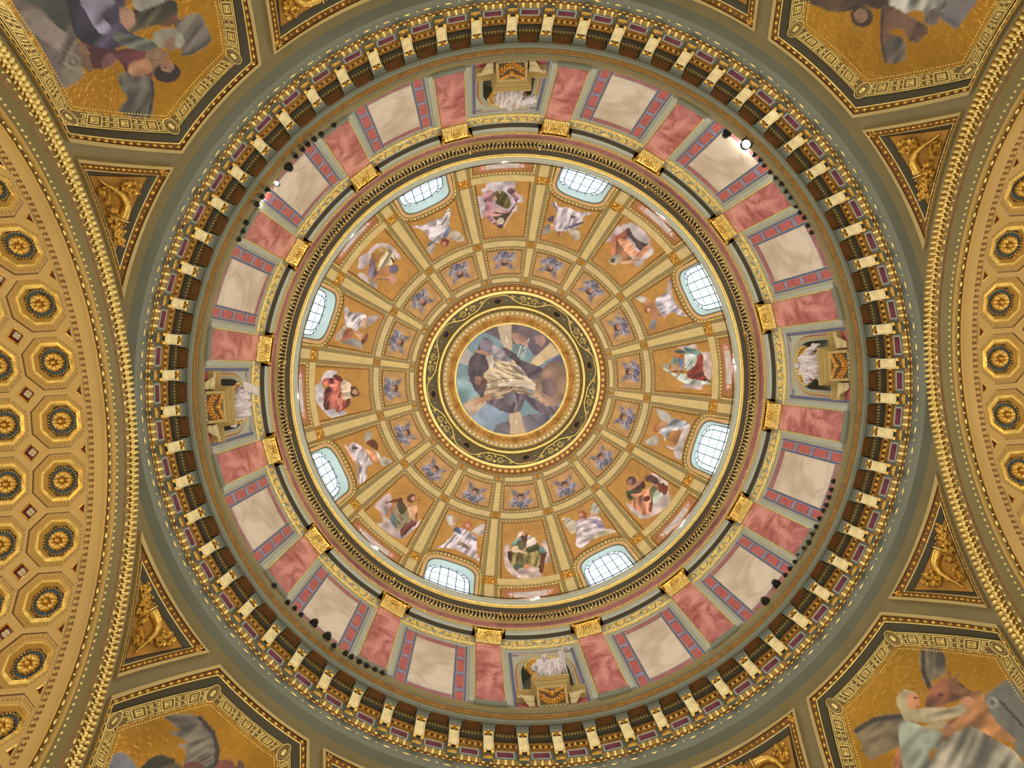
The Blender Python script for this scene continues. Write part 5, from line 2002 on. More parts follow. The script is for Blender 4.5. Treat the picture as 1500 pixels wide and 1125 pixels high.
# six-winged cherub heads, one in each of the sixteen small inner panels
CHO = (720, 600, 5.62)
CH = [('p', (128, 118, 124), [(160,662),(210,678),(240,705),(225,728),(190,715)]), ('p', (128, 118, 124), [(318,662),(270,680),(246,705),(262,728),(300,705)]),
      ('p', (142, 134, 142), [(156,805),(162,740),(200,722),(232,752),(200,792)], (60, 20, .25)), ('p', (142, 134, 142), [(334,772),(322,730),(280,722),(255,752),(290,776)], (60, 20, .25)),
      ('p', (116, 112, 128), [(196,795),(240,748),(300,795),(260,812),(220,803)], (10, 20, .25)),
      ('e', (120, 72, 48), (240, 716, 29, 27)), ('e', (200, 148, 120), (240, 724, 18, 19)), ('e', (84, 52, 40), (240, 706, 20, 9))]
under = {0: 'the bald man in teal and red', 1: 'the angel with brown sash', 2: 'the figure in salmon and green', 3: 'the lilac-mantled angel', 4: 'the man with white shawl',
         5: 'the red-haired angel', 6: 'the young man with cross', 7: 'the white-draped angel', 8: 'the haloed man in red', 9: 'the bending angel', 10: 'the lilac-haired stooping figure',
         11: 'the blue and white angel', 12: 'the olive-skirted figure', 13: 'the pale lilac angel', 14: 'the figure in salmon robe', 15: 'the blue-white angel'}
cp = mural('cherub_fresco', panel_rows(90, 157.2, 189.6, 7.75, 46, 40), CHO, (192, 148, 88), CH, MURAL, 'small winged cherub head between lantern ring and ' + under[4], 'painting', 'cherub heads in the inner ring of panels')
for k in range(1, 16):
    c = dup(cp, 22.5 * k)
    c['label'] = 'small winged cherub head between lantern ring and ' + under[(4 + k) % 16]

# ribbon scrolls low in the dome under the eight figures, half hidden by the cornice
rows = panel_rows(90, 308.2, 336, 7.75, 50, 22)
V = np.array([p for r in rows for p in r]); a_ = np.degrees(np.arctan2(V[:, 1], V[:, 0])) - 90
r_ = F * np.hypot(V[:, 0], V[:, 1]) / V[:, 2]
SCR = [('q', (204, 190, 184), [(-4.6,310.5),(4.6,310.5),(4.6,318),(-4.6,318)]), ('e', (190, 128, 106), (-5.4, 314, .9, 4)), ('e', (190, 128, 106), (5.4, 314, .9, 4)), ('e', (226, 200, 190), (-5.2, 314, .4, 2.2)), ('e', (226, 200, 190), (5.2, 314, .4, 2.2)),
       ('p', (206, 150, 128), [(-3,320),(3,320),(4,330),(-4,330)])]
sp_ = mural('scroll_fresco', rows, None, (170, 118, 70), SCR, MURAL, 'painted scroll at the dome foot below ' + under[4], 'painting', 'painted scrolls at the foot of the dome', local=(a_, r_))
for k in range(1, 8):
    c = dup(sp_, 45 * k); c['label'] = 'painted scroll at the dome foot below ' + under[(4 + 2 * k) % 16]

# middle painting
Rm = dome_rh(81.8)[0]
rows = []
for i in range(241):
    a = 2 * pi * i / 240
    rows.append([(Rm * j / 80 * cos(a), Rm * j / 80 * sin(a), DH + DB * sqrt(1 - (Rm * j / 80 / DA) ** 2) - .02) for j in range(81)])
MED = [
 ('p', (140, 158, 180), [(150,860),(300,760),(490,850),(490,1020),(350,1000),(220,930)]), ('p', (126, 154, 158), [(60,520),(160,430),(200,600),(280,700),(120,770),(60,650)]),
 ('p', (114, 98, 106), [(290,140),(500,100),(700,120),(870,230),(930,360),(740,350),(680,360),(620,300),(520,280),(420,240),(330,200)]),
 ('p', (176, 134, 118), [(510,190),(590,190),(640,250),(620,300),(540,270)]), ('p', (164, 128, 122), [(690,220),(760,200),(775,260),(730,300)]), ('p', (100, 84, 96), [(640,300),(700,270),(740,300),(720,350),(680,360)]),
 ('p', (124, 150, 156), [(500,310),(600,280),(680,370),(640,430),(560,380)]),
 ('q', (204, 184, 156), [(378,120),(502,110),(508,330),(440,315)]), ('q', (210, 184, 142), [(820,262),(905,350),(720,455),(650,432)]), ('q', (176, 168, 166), [(128,315),(215,365),(160,455),(70,425)]),
 ('q', (194, 168, 142), [(100,770),(240,690),(310,750),(175,875)]),
 ('p', (120, 114, 120), [(360,1000),(400,930),(480,900),(590,870),(700,850),(780,880),(820,950),(700,1010),(560,1030)]), ('p', (98, 92, 104), [(640,860),(740,850),(830,890),(780,960),(700,930)]),
 ('q', (210, 182, 146), [(482,850),(572,830),(622,1020),(494,1020)]),
 ('p', (96, 84, 92), [(560,670),(640,700),(730,740),(780,780),(870,770),(900,820),(820,870),(720,830),(640,770)], (-30, 10, .2)),
 ('p', (154, 122, 100), [(690,600),(700,540),(760,480),(800,430),(870,410),(940,430),(965,560),(950,680),(880,780),(780,780),(730,740),(690,660)]),
 ('p', (118, 96, 96), [(740,600),(800,550),(870,600),(850,700),(790,700),(750,660)]), ('p', (190, 154, 128), [(678,590),(720,560),(752,640),(742,700),(805,740),(795,782),(730,745),(690,680)]), ('p', (104, 100, 130), [(800,430),(860,380),(920,380),(930,430),(870,410)]),
 ('p', (84, 70, 78), [(250,240),(300,225),(350,290),(480,320),(550,370),(610,420),(760,480),(700,565),(600,520),(520,420),(420,350),(330,330),(280,380),(200,420),(170,500),(180,600),(280,690),(260,722),(180,620),(140,500),(160,400),(210,330)], (50, 9, .18)),
 ('p', (74, 62, 68), [(195,390),(280,370),(315,440),(300,520),(230,560),(200,600),(290,650),(265,712),(190,640),(160,520)], (20, 9, .15)),
 ('p', (122, 112, 128), [(245,245),(310,228),(345,290),(300,340),(250,310)]),
 ('p', (152, 140, 146), [(330,290),(420,310),(470,400),(560,450),(650,565),(560,545),(450,430),(340,340)], (60, 12, .22)),
 ('p', (182, 162, 134), [(290,380),(340,370),(420,420),(520,420),(600,520),(695,590),(695,650),(560,640),(380,650),(300,700),(310,620),(250,610),(280,520),(320,460)], (-65, 12, .24)),
 ('p', (150, 128, 104), [(300,640),(460,620),(600,640),(725,722),(620,690),(480,680),(420,720),(300,752),(280,700)], (70, 14, .24)),
 ('p', (220, 204, 184), [(400,605),(560,580),(680,600),(690,640),(540,617),(420,628)]), ('p', (214, 200, 182), [(290,385),(340,370),(360,440),(330,470)]),
 ('p', (92, 78, 88), [(290,750),(420,722),(460,680),(540,670),(600,720),(590,800),(530,842),(440,832),(350,790)], (30, 10, .2)), ('e', (116, 104, 118), (490, 722, 55, 48)), ('l', (150, 140, 150), [(520,680),(545,760),(530,835)], 10),
 ('p', (122, 84, 62), [(195,580),(225,540),(290,560),(300,620),(270,640),(215,610)]), ('e', (186, 140, 116), (234, 575, 27, 32)), ('e', (96, 64, 52), (262, 590, 22, 24)), ('l', (90, 60, 50), [(222, 562), (222, 590)], 6), ('l', (112, 80, 62), [(300, 600), (420, 560), (560, 560)], 7), ('l', (104, 84, 66), [(320, 650), (460, 625), (620, 640)], 8), ('l', (112, 92, 74), [(380, 470), (470, 520), (600, 560)], 7), ('l', (214, 196, 168), [(350, 520), (450, 545), (600, 590)], 8), ('l', (112, 92, 74), [(420, 700), (520, 660), (640, 672)], 7),
 ('p', (176, 124, 96), [(178,762),(230,735),(300,700),(345,690),(310,732),(240,770),(200,788)]), ('p', (176, 130, 108), [(205,330),(260,320),(335,352),(310,382),(240,352)]),
 ('l', (222, 214, 196), [(555,380),(580,290)], 5), ('l', (222, 214, 196), [(580,385),(610,300)], 5), ('l', (222, 214, 196), [(600,390),(645,230)], 5), ('l', (230, 220, 200), [(460,150),(466,260)], 8), ('l', (230, 220, 200), [(540,960),(545,900)], 8), ('l', (226, 222, 214), [(130,596),(150,598)], 8)]
mural('ceiling_painting', rows, (660, 455, 5.622), (120, 146, 156), MED, MURAL, 'round middle painting of a bearded robed figure with open arms on clouds', 'painting')

# mosaics of the four pendentives
GM = (184, 134, 44, .62)
MOS = {
 'top_left': ((0, 0, 3.75), 'gold-ground mosaic of a grey-haired and a dark-haired angel in wine-red robe, upper left corner', [
  ('q', (112, 98, 88), [(0,-200),(430,-200),(430,230),(505,392),(440,360),(360,472),(330,482),(250,300),(150,150),(0,-100)]),
  ('p', (72, 72, 66), [(80,-40),(390,-40),(385,120),(340,170),(230,50)]), ('q', (150, 134, 122), [(110,60),(200,50),(372,190),(325,282),(130,150)]), ('l', (90, 78, 66), [(400,210),(335,345)], 28), ('l', (156, 142, 126), [(418,225),(355,350)], 12),
  ('p', (132, 120, 104), [(350,370),(440,350),(450,420),(400,460),(345,478)]), ('e', (146, 134, 116), (402, 340, 46, 46)), ('e', (104, 92, 78), (402, 340, 26, 26)), ('e', (150, 138, 120), (402, 340, 14, 14)),
  ('p', (62, 54, 70), [(385,-60),(680,-60),(680,150),(850,240),(820,280),(700,250),(600,280),(520,270),(440,230),(390,120)], (30, 6, .3)),
  ('p', (112, 106, 120), [(440,-20),(630,10),(560,80),(610,150),(560,185),(500,120)], (30, 9, .25)),
  ('p', (80, 40, 42), [(440,230),(600,270),(780,270),(830,330),(840,420),(770,440),(700,410),(660,340),(600,320),(560,370),(500,372),(490,290)], (50, 9, .25)),
  ('p', (134, 98, 72), [(430,235),(470,250),(500,330),(505,392),(470,380),(440,300)]), ('p', (124, 80, 78), [(555,372),(600,290),(640,330),(620,360)]),
  ('p', (66, 60, 44), [(730,60),(950,0),(975,80),(960,130),(850,140),(760,170),(710,180)], (40, 11, .3)), ('p', (174, 164, 152), [(740,-40),(960,-40),(880,18),(760,60)]),
  ('p', (90, 92, 82), [(620,170),(700,190),(860,230),(835,282),(720,270),(640,230)], (70, 12, .25)), ('p', (112, 76, 50), [(880,130),(975,75),(970,120),(930,150)]), ('p', (154, 118, 96), [(665,40),(730,60),(740,130),(700,162),(660,110)]),
  ('p', (98, 90, 80), [(960,130),(1080,70),(1130,140),(1155,230),(1050,300),(1000,300),(990,200)], (40, 14, .2)), ('l', (60, 54, 46), [(1150,225),(1060,290),(1000,300)], 12),
  ('p', (154, 118, 86), [(805,290),(880,265),(925,310),(860,402),(800,372)]), ('e', (122, 116, 100), (920, 210, 80, 54)), ('e', (154, 114, 92), (948, 240, 48, 38)), ('e', (176, 170, 150), (985, 225, 26, 40)),
  ('p', (96, 88, 78), [(665,400),(830,430),(842,520),(820,645),(655,612),(700,540),(655,470)], (20, 16, .18)), ('l', (48, 42, 38), [(832,440),(845,520),(815,645)], 14),
  ('e', (46, 34, 26), (918, 402, 74, 56)), ('e', (150, 108, 84), (918, 366, 36, 34)), ('l', (60, 40, 30), [(900, 372), (912, 372)], 7), ('l', (60, 40, 30), [(925, 372), (937, 372)], 7), ('l', (100, 66, 54), [(910, 348), (928, 348)], 5), ('l', (126, 84, 46), [(815, 330), (870, 330)], 8), ('p', (152, 108, 80), [(718,350),(810,325),(835,390),(760,422),(712,402)], (60, 8, .15))]),
 'top_right': ((1100, 0, 3.75), 'gold-ground mosaic of a dark-winged lion and a haloed dark head, upper right corner', [
  ('q', (116, 108, 104), [(980,-80),(1300,-80),(1130,165),(1040,100),(980,60)]), ('e', (138, 130, 122), (1052, 28, 36, 36)), ('e', (100, 92, 86), (1052, 28, 20, 20)), ('l', (84, 74, 74), [(1020,60),(1140,140)], 14),
  ('p', (72, 54, 36), [(280,-40),(770,-40),(740,45),(650,28),(520,66),(400,52)], (60, 14, .2)), ('p', (60, 44, 36), [(560,-30),(740,-30),(735,42),(650,42)]),
  ('p', (156, 150, 138), [(770,-30),(1040,-30),(1010,130),(955,130),(940,60),(860,70),(805,132)], (20, 12, .25)), ('p', (96, 84, 74), [(975,60),(1010,50),(1030,130),(960,130)], (5, 14, .2)),
  ('p', (86, 62, 48), [(730,30),(860,80),(940,130),(972,160),(960,190),(912,236),(860,210),(830,160),(760,180),(835,230),(742,345),(710,200)], (50, 12, .25)),
  ('p', (98, 86, 72), [(735,230),(830,200),(848,325),(742,345)], (10, 18, .18)), ('l', (56, 44, 36), [(722,60),(714,210),(740,345)], 12),
  ('l', (150, 108, 36), [(520,80),(540,140),(600,175),(660,160)], 7), ('e', (60, 44, 32), (610, 92, 62, 56)), ('e', (140, 104, 78), (605, 86, 36, 38)), ('e', (96, 70, 52), (930, 175, 40, 26))]),
 'bottom_left': ((0, 825, 3.75), 'gold-ground mosaic of which a ragged grey wing shows, lower left corner', [
  ('p', (102, 92, 78), [(915,835),(1050,830),(1140,880),(1190,990),(1180,1080),(1210,1180),(1010,1180),(1020,1040),(975,1000),(1030,980),(925,930),(990,918),(920,862)], (60, 16, .2)),
  ('l', (58, 48, 40), [(1100,850),(1170,930),(1195,1010),(1188,1110)], 26), ('p', (102, 102, 106), [(590,1180),(620,1060),(690,1050),(770,1180)]), ('p', (70, 62, 40), [(760,1180),(830,1070),(930,1062),(1020,1180)], (60, 12, .2)),
  ('p', (118, 72, 54), [(1010,1110),(1080,1090),(1130,1130),(1100,1200),(1000,1200)]), ('e', (110, 60, 50), (1240, 1125, 55, 46)), ('l', (164, 120, 44), [(1210,1070),(1260,1050),(1300,1090)], 7), ('p', (90, 66, 40), [(1310,1080),(1345,1110),(1330,1180),(1290,1180)])]),
 'bottom_right': ((1100, 825, 3.75), 'gold-ground mosaic of a white-bearded man writing beside a winged ox, lower right corner', [
  ('p', (112, 98, 76), [(935,478),(1050,488),(1068,610),(1000,640),(985,700),(940,620)], (0, 16, .18)), ('l', (66, 54, 42), [(945,480),(948,600),(985,692)], 24),
  ('q', (116, 112, 98), [(1280,735),(1400,640),(1700,700),(1700,1160),(1480,1060),(1400,930),(1330,860)]), ('e', (142, 136, 118), (1330, 765, 34, 34)), ('e', (96, 92, 80), (1330, 765, 16, 16)), ('l', (80, 76, 64), [(1370,760),(1500,900)], 16),
  ('p', (132, 82, 52), [(965,722),(1020,650),(1110,630),(1180,680),(1205,720),(1100,765),(1010,802),(955,790)], (40, 8, .25)), ('l', (124, 88, 50), [(1085,598),(1112,655),(1148,602)], 15), ('e', (60, 38, 26), (1045, 722, 14, 10)), ('e', (150, 100, 66), (1150, 700, 40, 22)),
  ('p', (116, 100, 72), [(572,925),(650,860),(750,830),(845,838),(835,920),(820,1000),(740,1042),(660,1078),(615,1040),(600,980)], (60, 16, .18)), ('l', (68, 58, 46), [(580,918),(680,858),(835,838)], 30),
  ('p', (150, 92, 58), [(805,1020),(875,1060),(900,1180),(790,1180)], (20, 8, .2)),
  ('p', (120, 122, 106), [(825,870),(960,900),(1060,930),(1040,1000),(980,1040),(980,1180),(860,1180),(820,1030)], (50, 9, .28)),
  ('p', (182, 124, 74), [(1150,720),(1270,708),(1282,770),(1340,860),(1445,960),(1440,985),(1320,950),(1200,900),(1130,965),(1050,975),(1080,880),(1180,800)], (60, 9, .22)),
  ('p', (146, 136, 116), [(1080,960),(1200,900),(1330,960),(1470,1060),(1500,1200),(980,1200),(1000,1060)], (40, 8, .22)),
  ('p', (154, 138, 108), [(920,800),(1100,790),(1185,758),(1165,832),(1000,872),(930,862)], (70, 12, .2)), ('p', (196, 176, 136), [(945,895),(1060,868),(1072,900),(960,912)]), ('e', (190, 130, 92), (1190, 760, 34, 26)), ('e', (190, 130, 92), (1080, 915, 26, 34)),
  ('p', (176, 158, 118), [(828,800),(920,805),(945,862),(880,872),(838,852)]), ('e', (172, 154, 114), (858, 758, 60, 60)), ('e', (178, 120, 84), (888, 755, 34, 46)), ('l', (90, 60, 40), [(895, 738), (918, 742)], 8), ('l', (200, 186, 150), [(850, 700), (900, 712)], 16), ('l', (120, 80, 58), [(905, 785), (922, 785)], 6), ('l', (170, 122, 40), [(800,700),(860,665),(930,690),(950,750)], 7)]),
}
o5 = outline(HX[4], HARC, 12)
pol5 = np.array(o5)
for qn, q in QUADS.items():
    org, label, sh = MOS[qn]
    st = .026
    xs = np.arange(7.2, 12.25, st); rows = []; mask = []
    for x in xs:
        r_ = []; m_ = []
        for y in xs:
            ok = x * x + y * y < SR * SR - .02
            yy = y if ok else sqrt(max(0, SR * SR - .02 - x * x)) if x * x < SR * SR - .02 else y
            r_.append(Sp(*quadr(q, (x, min(y, yy))), -.0 + .004)); m_.append(ok)
        rows.append(r_); mask.append(m_)
    gx, gy = np.meshgrid(xs, xs, indexing='ij')
    ins = inside(pol5, gx.ravel(), gy.ravel()).reshape(gx.shape) & np.array(mask)
    mural('pendentive_mosaic', rows, org, GM, sh, MOSAIC, label, 'mosaic', var=.12, mask=ins)

# ================================================================== STATUES in the four niches
def freeze(o, name):
    """make the modified mesh real"""
    dg = bpy.context.evaluated_depsgraph_get()
    me = bpy.data.meshes.new_from_object(o.evaluated_get(dg))
    bpy.data.objects.remove(o)
    me.name = name
    for p in me.polygons: p.use_smooth = True
    # cut the drapery: long folds that run down and across the cloth, deeper over the lap
    nv = len(me.vertices)
    co = np.empty(nv * 3); me.vertices.foreach_get('co', co); co = co.reshape(-1, 3)
    nn = np.array([tuple(v.normal) for v in me.vertices])
    x, y, z = co.T
    w = 15 * x + 6 * z * np.sign(x) + 2.2 * np.sin(3.1 * z + 2 * x) + 5 * y
    f = 1 - 2 * np.abs(((w / 3.3) % 1) * 2 - 1) ** 1.5
    w2 = 9 * z - 5 * x + 1.5 * np.sin(4 * x)
    g = np.sin(w2 * 1.9)
    k = np.clip((2.02 - z) / .15, 0, 1)
    co += nn * ((.034 * f + .018 * g) * k)[:, None]
    me.vertices.foreach_set('co', co.ravel()); me.update()
    return me


def loft(mb, secs, n=28, folds=0, amp=0.0, ph=0.0):
    """closed body of elliptical sections (cx, cy, z, rx, ry[, tilt])"""
    P = []
    for i, (cx, cy, z, rx, ry) in enumerate(secs):
        row = []
        for k in range(n):
            a = 2 * pi * k / n
            m_ = 1 + amp * sin(folds * a + ph + .5 * i) + amp * .5 * sin(folds * 2.3 * a + i)
            row.append((cx + rx * m_ * cos(a), cy + ry * m_ * sin(a), z))
        P.append(row)
    mb.grid(P, closed_v=True)
    mb.add(P[0], [tuple(range(n))]); mb.add(P[-1], [tuple(range(n - 1, -1, -1))])


def ball(mb, c, r, n=10):
    rows = []
    for i in range(n + 1):
        t = pi * i / n
        rows.append([(c[0] + r[0] * sin(t) * cos(2 * pi * k / (n * 2)), c[1] + r[1] * sin(t) * sin(2 * pi * k / (n * 2)), c[2] + r[2] * cos(t)) for k in range(n * 2)])
    mb.grid(rows, closed_v=True)


def hand(mb, w, d, up):
    """palm and five bent fingers; w wrist, d direction of the hand, up its back"""
    w, d, up = (np.array(v, float) for v in (w, d, up))
    d /= np.linalg.norm(d); up -= d * (up @ d); up /= np.linalg.norm(up); s_ = np.cross(d, up)
    tube(mb, [w - d * .05, w + d * .03, w + d * .12], [.045, .06, .055], 8, cap=True)
    for i, L in enumerate((.10, .12, .125, .11)):
        b_ = w + d * .11 + s_ * (-.045 + .03 * i)
        tube(mb, [b_, b_ + d * L * .5 - up * .01, b_ + d * L * .85 - up * .05, b_ + d * L * .9 - up * .09], [.021, .02, .018, .014], 6, cap=True)
    b_ = w + d * .02 - s_ * .055
    tube(mb, [b_, b_ + d * .05 - s_ * .04 - up * .02, b_ + d * .09 - s_ * .045 - up * .05], [.024, .021, .016], 6, cap=True)


def statue(kind, az, label):
    mb = MB()
    # robe and lap of a seated figure, back against the niche, knees forward (+y)
    loft(mb, [(0, .06, -.02, .50, .36), (0, .10, .25, .50, .38), (0, .12, .55, .47, .38), (0, .05, .80, .42, .33), (0, -.03, 1.05, .33, .24), (0, -.04, 1.30, .31, .22), (0, -.02, 1.55, .35, .23), (0, -.01, 1.78, .38, .21), (0, .0, 1.90, .30, .17), (0, .02, 1.98, .12, .11), (0, .04, 2.10, .09, .09)], 56, 9, .09)
    for s_ in (-1, 1):
        k_ = .30 if kind != 'top' else .26
        tube(mb, [(s_ * .18, .0, .82), (s_ * k_, .34, .84), (s_ * (k_ + .02), .52, .72), (s_ * (k_ - .02), .50, .38), (s_ * (k_ - .05), .44, .02)], [.21, .19, .17, .15, .17], 12, cap=True)
        tube(mb, [(s_ * .20, .46, .03), (s_ * .21, .66, .02)], [.075, .05], 8, cap=True)     # foot over the edge
    # head bent forward with face, hair and beard
    hx, hy, hz = {'top': (.05, .12, 2.27), 'right': (-.03, .10, 2.27), 'bottom': (.0, .12, 2.28), 'left': (.04, .14, 2.26)}[kind]
    ball(mb, (hx, hy, hz), (.135, .155, .185))
    ball(mb, (hx, hy - .03, hz + .05), (.155, .165, .16))                 # hair
    tube(mb, [(hx, hy + .15, hz + .05), (hx, hy + .195, hz - .01), (hx, hy + .16, hz - .03)], [.018, .028, .02], 6, cap=True)   # nose
    for s_ in (-1, 1):
        ball(mb, (hx + s_ * .055, hy + .135, hz + .045), (.03, .02, .014), 5)     # brow over the eye
        ball(mb, (hx + s_ * .14, hy, hz), (.02, .03, .045), 5)                    # ear
    ball(mb, (hx, hy + .15, hz - .075), (.04, .02, .014), 5)                      # mouth
    if kind != 'top': loft(mb, [(hx, hy + .10, hz - .26, .05, .04), (hx, hy + .11, hz - .16, .09, .06), (hx, hy + .09, hz - .08, .09, .06)], 12, 5, .08)
    # arms
    arms = {
        'top': [[(-.36, .0, 1.78), (-.50, .10, 1.42), (-.28, .36, 1.22)], [(.36, .0, 1.78), (.52, .16, 1.40), (.30, .40, 1.25)]],
        'right': [[(-.36, .0, 1.78), (-.50, .12, 1.40), (-.22, .40, 1.18)], [(.36, .0, 1.78), (.56, .16, 1.45), (.34, .40, 1.10)]],
        'bottom': [[(-.36, .0, 1.78), (-.50, .12, 1.44), (-.20, .36, 1.34)], [(.36, .0, 1.80), (.58, .20, 1.62), (.62, .30, 1.98)]],
        'left': [[(-.36, .0, 1.80), (-.56, .14, 1.50), (-.50, .34, 1.62)], [(.36, .0, 1.78), (.48, .14, 1.40), (.10, .36, 1.30)]]}[kind]
    for (a, b, c) in arms:
        tube(mb, [a, lerp3(a, b, .5), b, lerp3(b, c, .5), c], [.13, .125, .12, .10, .085], 10, cap=True)
        loft(mb, [(b[0], b[1], b[2] - .30, .05, .05), (b[0], b[1], b[2] - .12, .10, .09), (b[0], b[1], b[2], .12, .11)], 12, 4, .12)     # hanging sleeve
        dd = np.array(c) - np.array(b)
        hand(mb, c, dd, (0, 0, 1) if abs(dd[2]) < .3 else (0, -1, 0))
    # sweeping mantle folds
    sweeps = {
        'top': [[(-.30, .20, 1.75), (0, .30, 1.35), (.35, .42, 1.05), (.72, .40, .95), (.95, .30, 1.00)], [(.10, .42, .95), (.45, .50, .80), (.80, .38, .86)], [(-.42, .30, .5), (-.50, .34, .9), (-.48, .2, 1.3)]],
        'right': [[(.30, .20, 1.75), (0, .32, 1.40), (-.35, .46, 1.05), (-.50, .40, .7)], [(-.50, .30, .95), (-.72, .25, .70), (-.80, .2, .45)], [(.3, .46, .9), (0, .5, .78), (-.3, .48, .86)]],
        'bottom': [[(-.32, .20, 1.72), (0, .32, 1.32), (.36, .42, 1.08), (.5, .36, .6)], [(-.45, .36, .9), (0, .52, .76), (.45, .42, .92)], [(.55, .2, 1.5), (.62, .25, 1.1), (.58, .2, .7)]],
        'left': [[(.30, .20, 1.75), (0, .34, 1.36), (-.30, .46, 1.02), (-.5, .42, .5)], [(.45, .4, .9), (.1, .5, .74), (-.4, .46, .86)], [(.45, .3, .5), (.62, .2, .3), (.78, .15, .35)]]}[kind]
    for sw in sweeps:
        for q_ in range(3):
            o_ = (q_ - 1) * .105
            pts = []
            for i in range(len(sw) - 1):
                for t in (0, .33, .66): pts.append(lerp3(sw[i], sw[i + 1], t))
            pts.append(sw[-1])
            tube(mb, [(x, y + o_ * .3, z + o_) for x, y, z in pts], [.065 + .02 * sin(i * .9 + q_) for i in range(len(pts))], 8, cap=True)
    mx_ = -1 if kind in ('left', 'bottom') else 1
    me = bpy.data.meshes.new('tmp'); me.from_pydata([(mx_ * float(p[0]), float(p[1]), float(p[2])) for p in mb.v], [], [f[::mx_] for f in mb.f])
    o = bpy.data.objects.new('tmp', me); C.objects.link(o)
    rm = o.modifiers.new('r', 'REMESH'); rm.mode = 'VOXEL'; rm.voxel_size = .021
    sm = o.modifiers.new('s', 'SMOOTH'); sm.factor = .5; sm.iterations = 1
    body = freeze(o, 'marble_statue')
    body.materials.clear(); body.materials.append(WHITEM)
    st = bpy.data.objects.new('marble_statue', body); C.objects.link(st)
    base = np.array(pol(10.56, az, 28.44))
    st.location = (base[0], base[1], base[2] + H0)
    st.scale = (.94, .98, 1.06)
    st.rotation_euler = (0, 0, rad(az + 90))       # local +y looks at the dome's axis
    tag(st, None, label, 'statue', 'white marble statues in the drum niches')
    KIDS[st.name] = []
    mb = MB()
    if kind == 'left':      # big blank stone tablet held aloft at one side
        f_ = lambda u, v, w: (-.66 + u * .34 + v * .22, .42 + w * .06 + v * .06, 1.02 + v * 1.35 - u * .08)
        mb.box(f_, -.5, .5, 0, 1, 0, 1); mb.add([f_(-.5, 0, 0), f_(.5, 0, 0), f_(.5, 1, 0), f_(-.5, 1, 0)], [(0, 1, 2, 3)])
        mb.v = [(-p[0], p[1], p[2]) for p in mb.v]
        mb.build('tablet', [WHITEM], st)
    elif kind == 'bottom':  # staff with a crook
        pts = [(.66, .42, .0), (.68, .42, 1.0), (.72, .42, 2.0), (.76, .42, 2.35)] + [(.76 + .14 - .14 * cos(a), .42, 2.35 + .16 * sin(a)) for a in [pi * .2 * i for i in range(1, 8)]]
        tube(mb, pts, .028, 7, cap=True)
        mb.v = [(-p[0], p[1], p[2]) for p in mb.v]
        mb.build('crooked_staff', [WHITEM], st)
    return st


def lerp3(a, b, t):
    return tuple(x + (y - x) * t for x, y in zip(a, b))


statue('right', 0, 'white marble seated statue with wide knees in the right niche, gold shell on both sides')
statue('bottom', 90, 'white marble seated statue holding a crooked staff in the bottom niche')
statue('left', 180, 'white marble seated statue holding up a long blank tablet in the left niche')
statue('top', 270, 'white marble seated statue with mantle swept far to one side in the top niche')


# ================================================================== LAMPS, SPOTLIGHTS, CABLE
def ray(px, py):
    d = _MR.T @ np.array([(px - 750) / F, (py - 562.5) / F, 1.0])
    return np.array([CAMP[0], CAMP[1], 0.0]), d


def on_cyl(px, py, R):
    o, d = ray(px, py)
    A = d[0] ** 2 + d[1] ** 2; B = o[0] * d[0] + o[1] * d[1]; Cc = o[0] ** 2 + o[1] ** 2 - R * R
    return o + d * ((-B + sqrt(B * B - A * Cc)) / A)


def spot(p, r, L, lit=False, name='spotlight'):
    """short black can on a bracket that stands on the cornice ledge; it points down and inwards"""
    rt_ = bpy.data.objects.new(name, None); C.objects.link(rt_)
    rt_.location = (p[0], p[1], p[2] + H0)
    rt_.rotation_euler = (0, 0, atan2(p[1], p[0]))
    rt_.empty_display_size = .1
    KIDS[rt_.name] = []
    dx = -.25
    mb = MB()
    tube(mb, [(0, 0, 0), (-.15 * r * 0, 0, L)], r, 14, cap=False)
    mb.add([(r * .55 * cos(a), r * .55 * sin(a), L * 1.15) for a in [2 * pi * i / 14 for i in range(14)]], [tuple(range(14))])
    mb.grid([[(k * cos(2 * pi * i / 14), k * sin(2 * pi * i / 14), z) for i in range(14)] for k, z in ((r, L), (r * .55, L * 1.15))], closed_v=True)
    mb.build('can', [BLACK], rt_)
    mb = MB()
    mb.add([(r * .8 * cos(a), r * .8 * sin(a), .02) for a in [2 * pi * i / 14 for i in range(14)]], [tuple(range(14))])
    mb.build('lens', [LAMPM if lit else BLACK], rt_)
    mb = MB()
    tube(mb, [(.0, -r * 1.1, L * .5), (r * 1.2 + .05, -r * .8, L * .5), (r * 1.2 + .10, 0, L * .1)], r * .14, 5)
    tube(mb, [(.0, r * 1.1, L * .5), (r * 1.2 + .05, r * .8, L * .5), (r * 1.2 + .10, 0, L * .1)], r * .14, 5)
    mb.build('yoke', [BLACK], rt_)
    return rt_


def crop(ox, oy, sc, pts):
    return [(ox + x / sc, oy + y / sc) for x, y in pts]


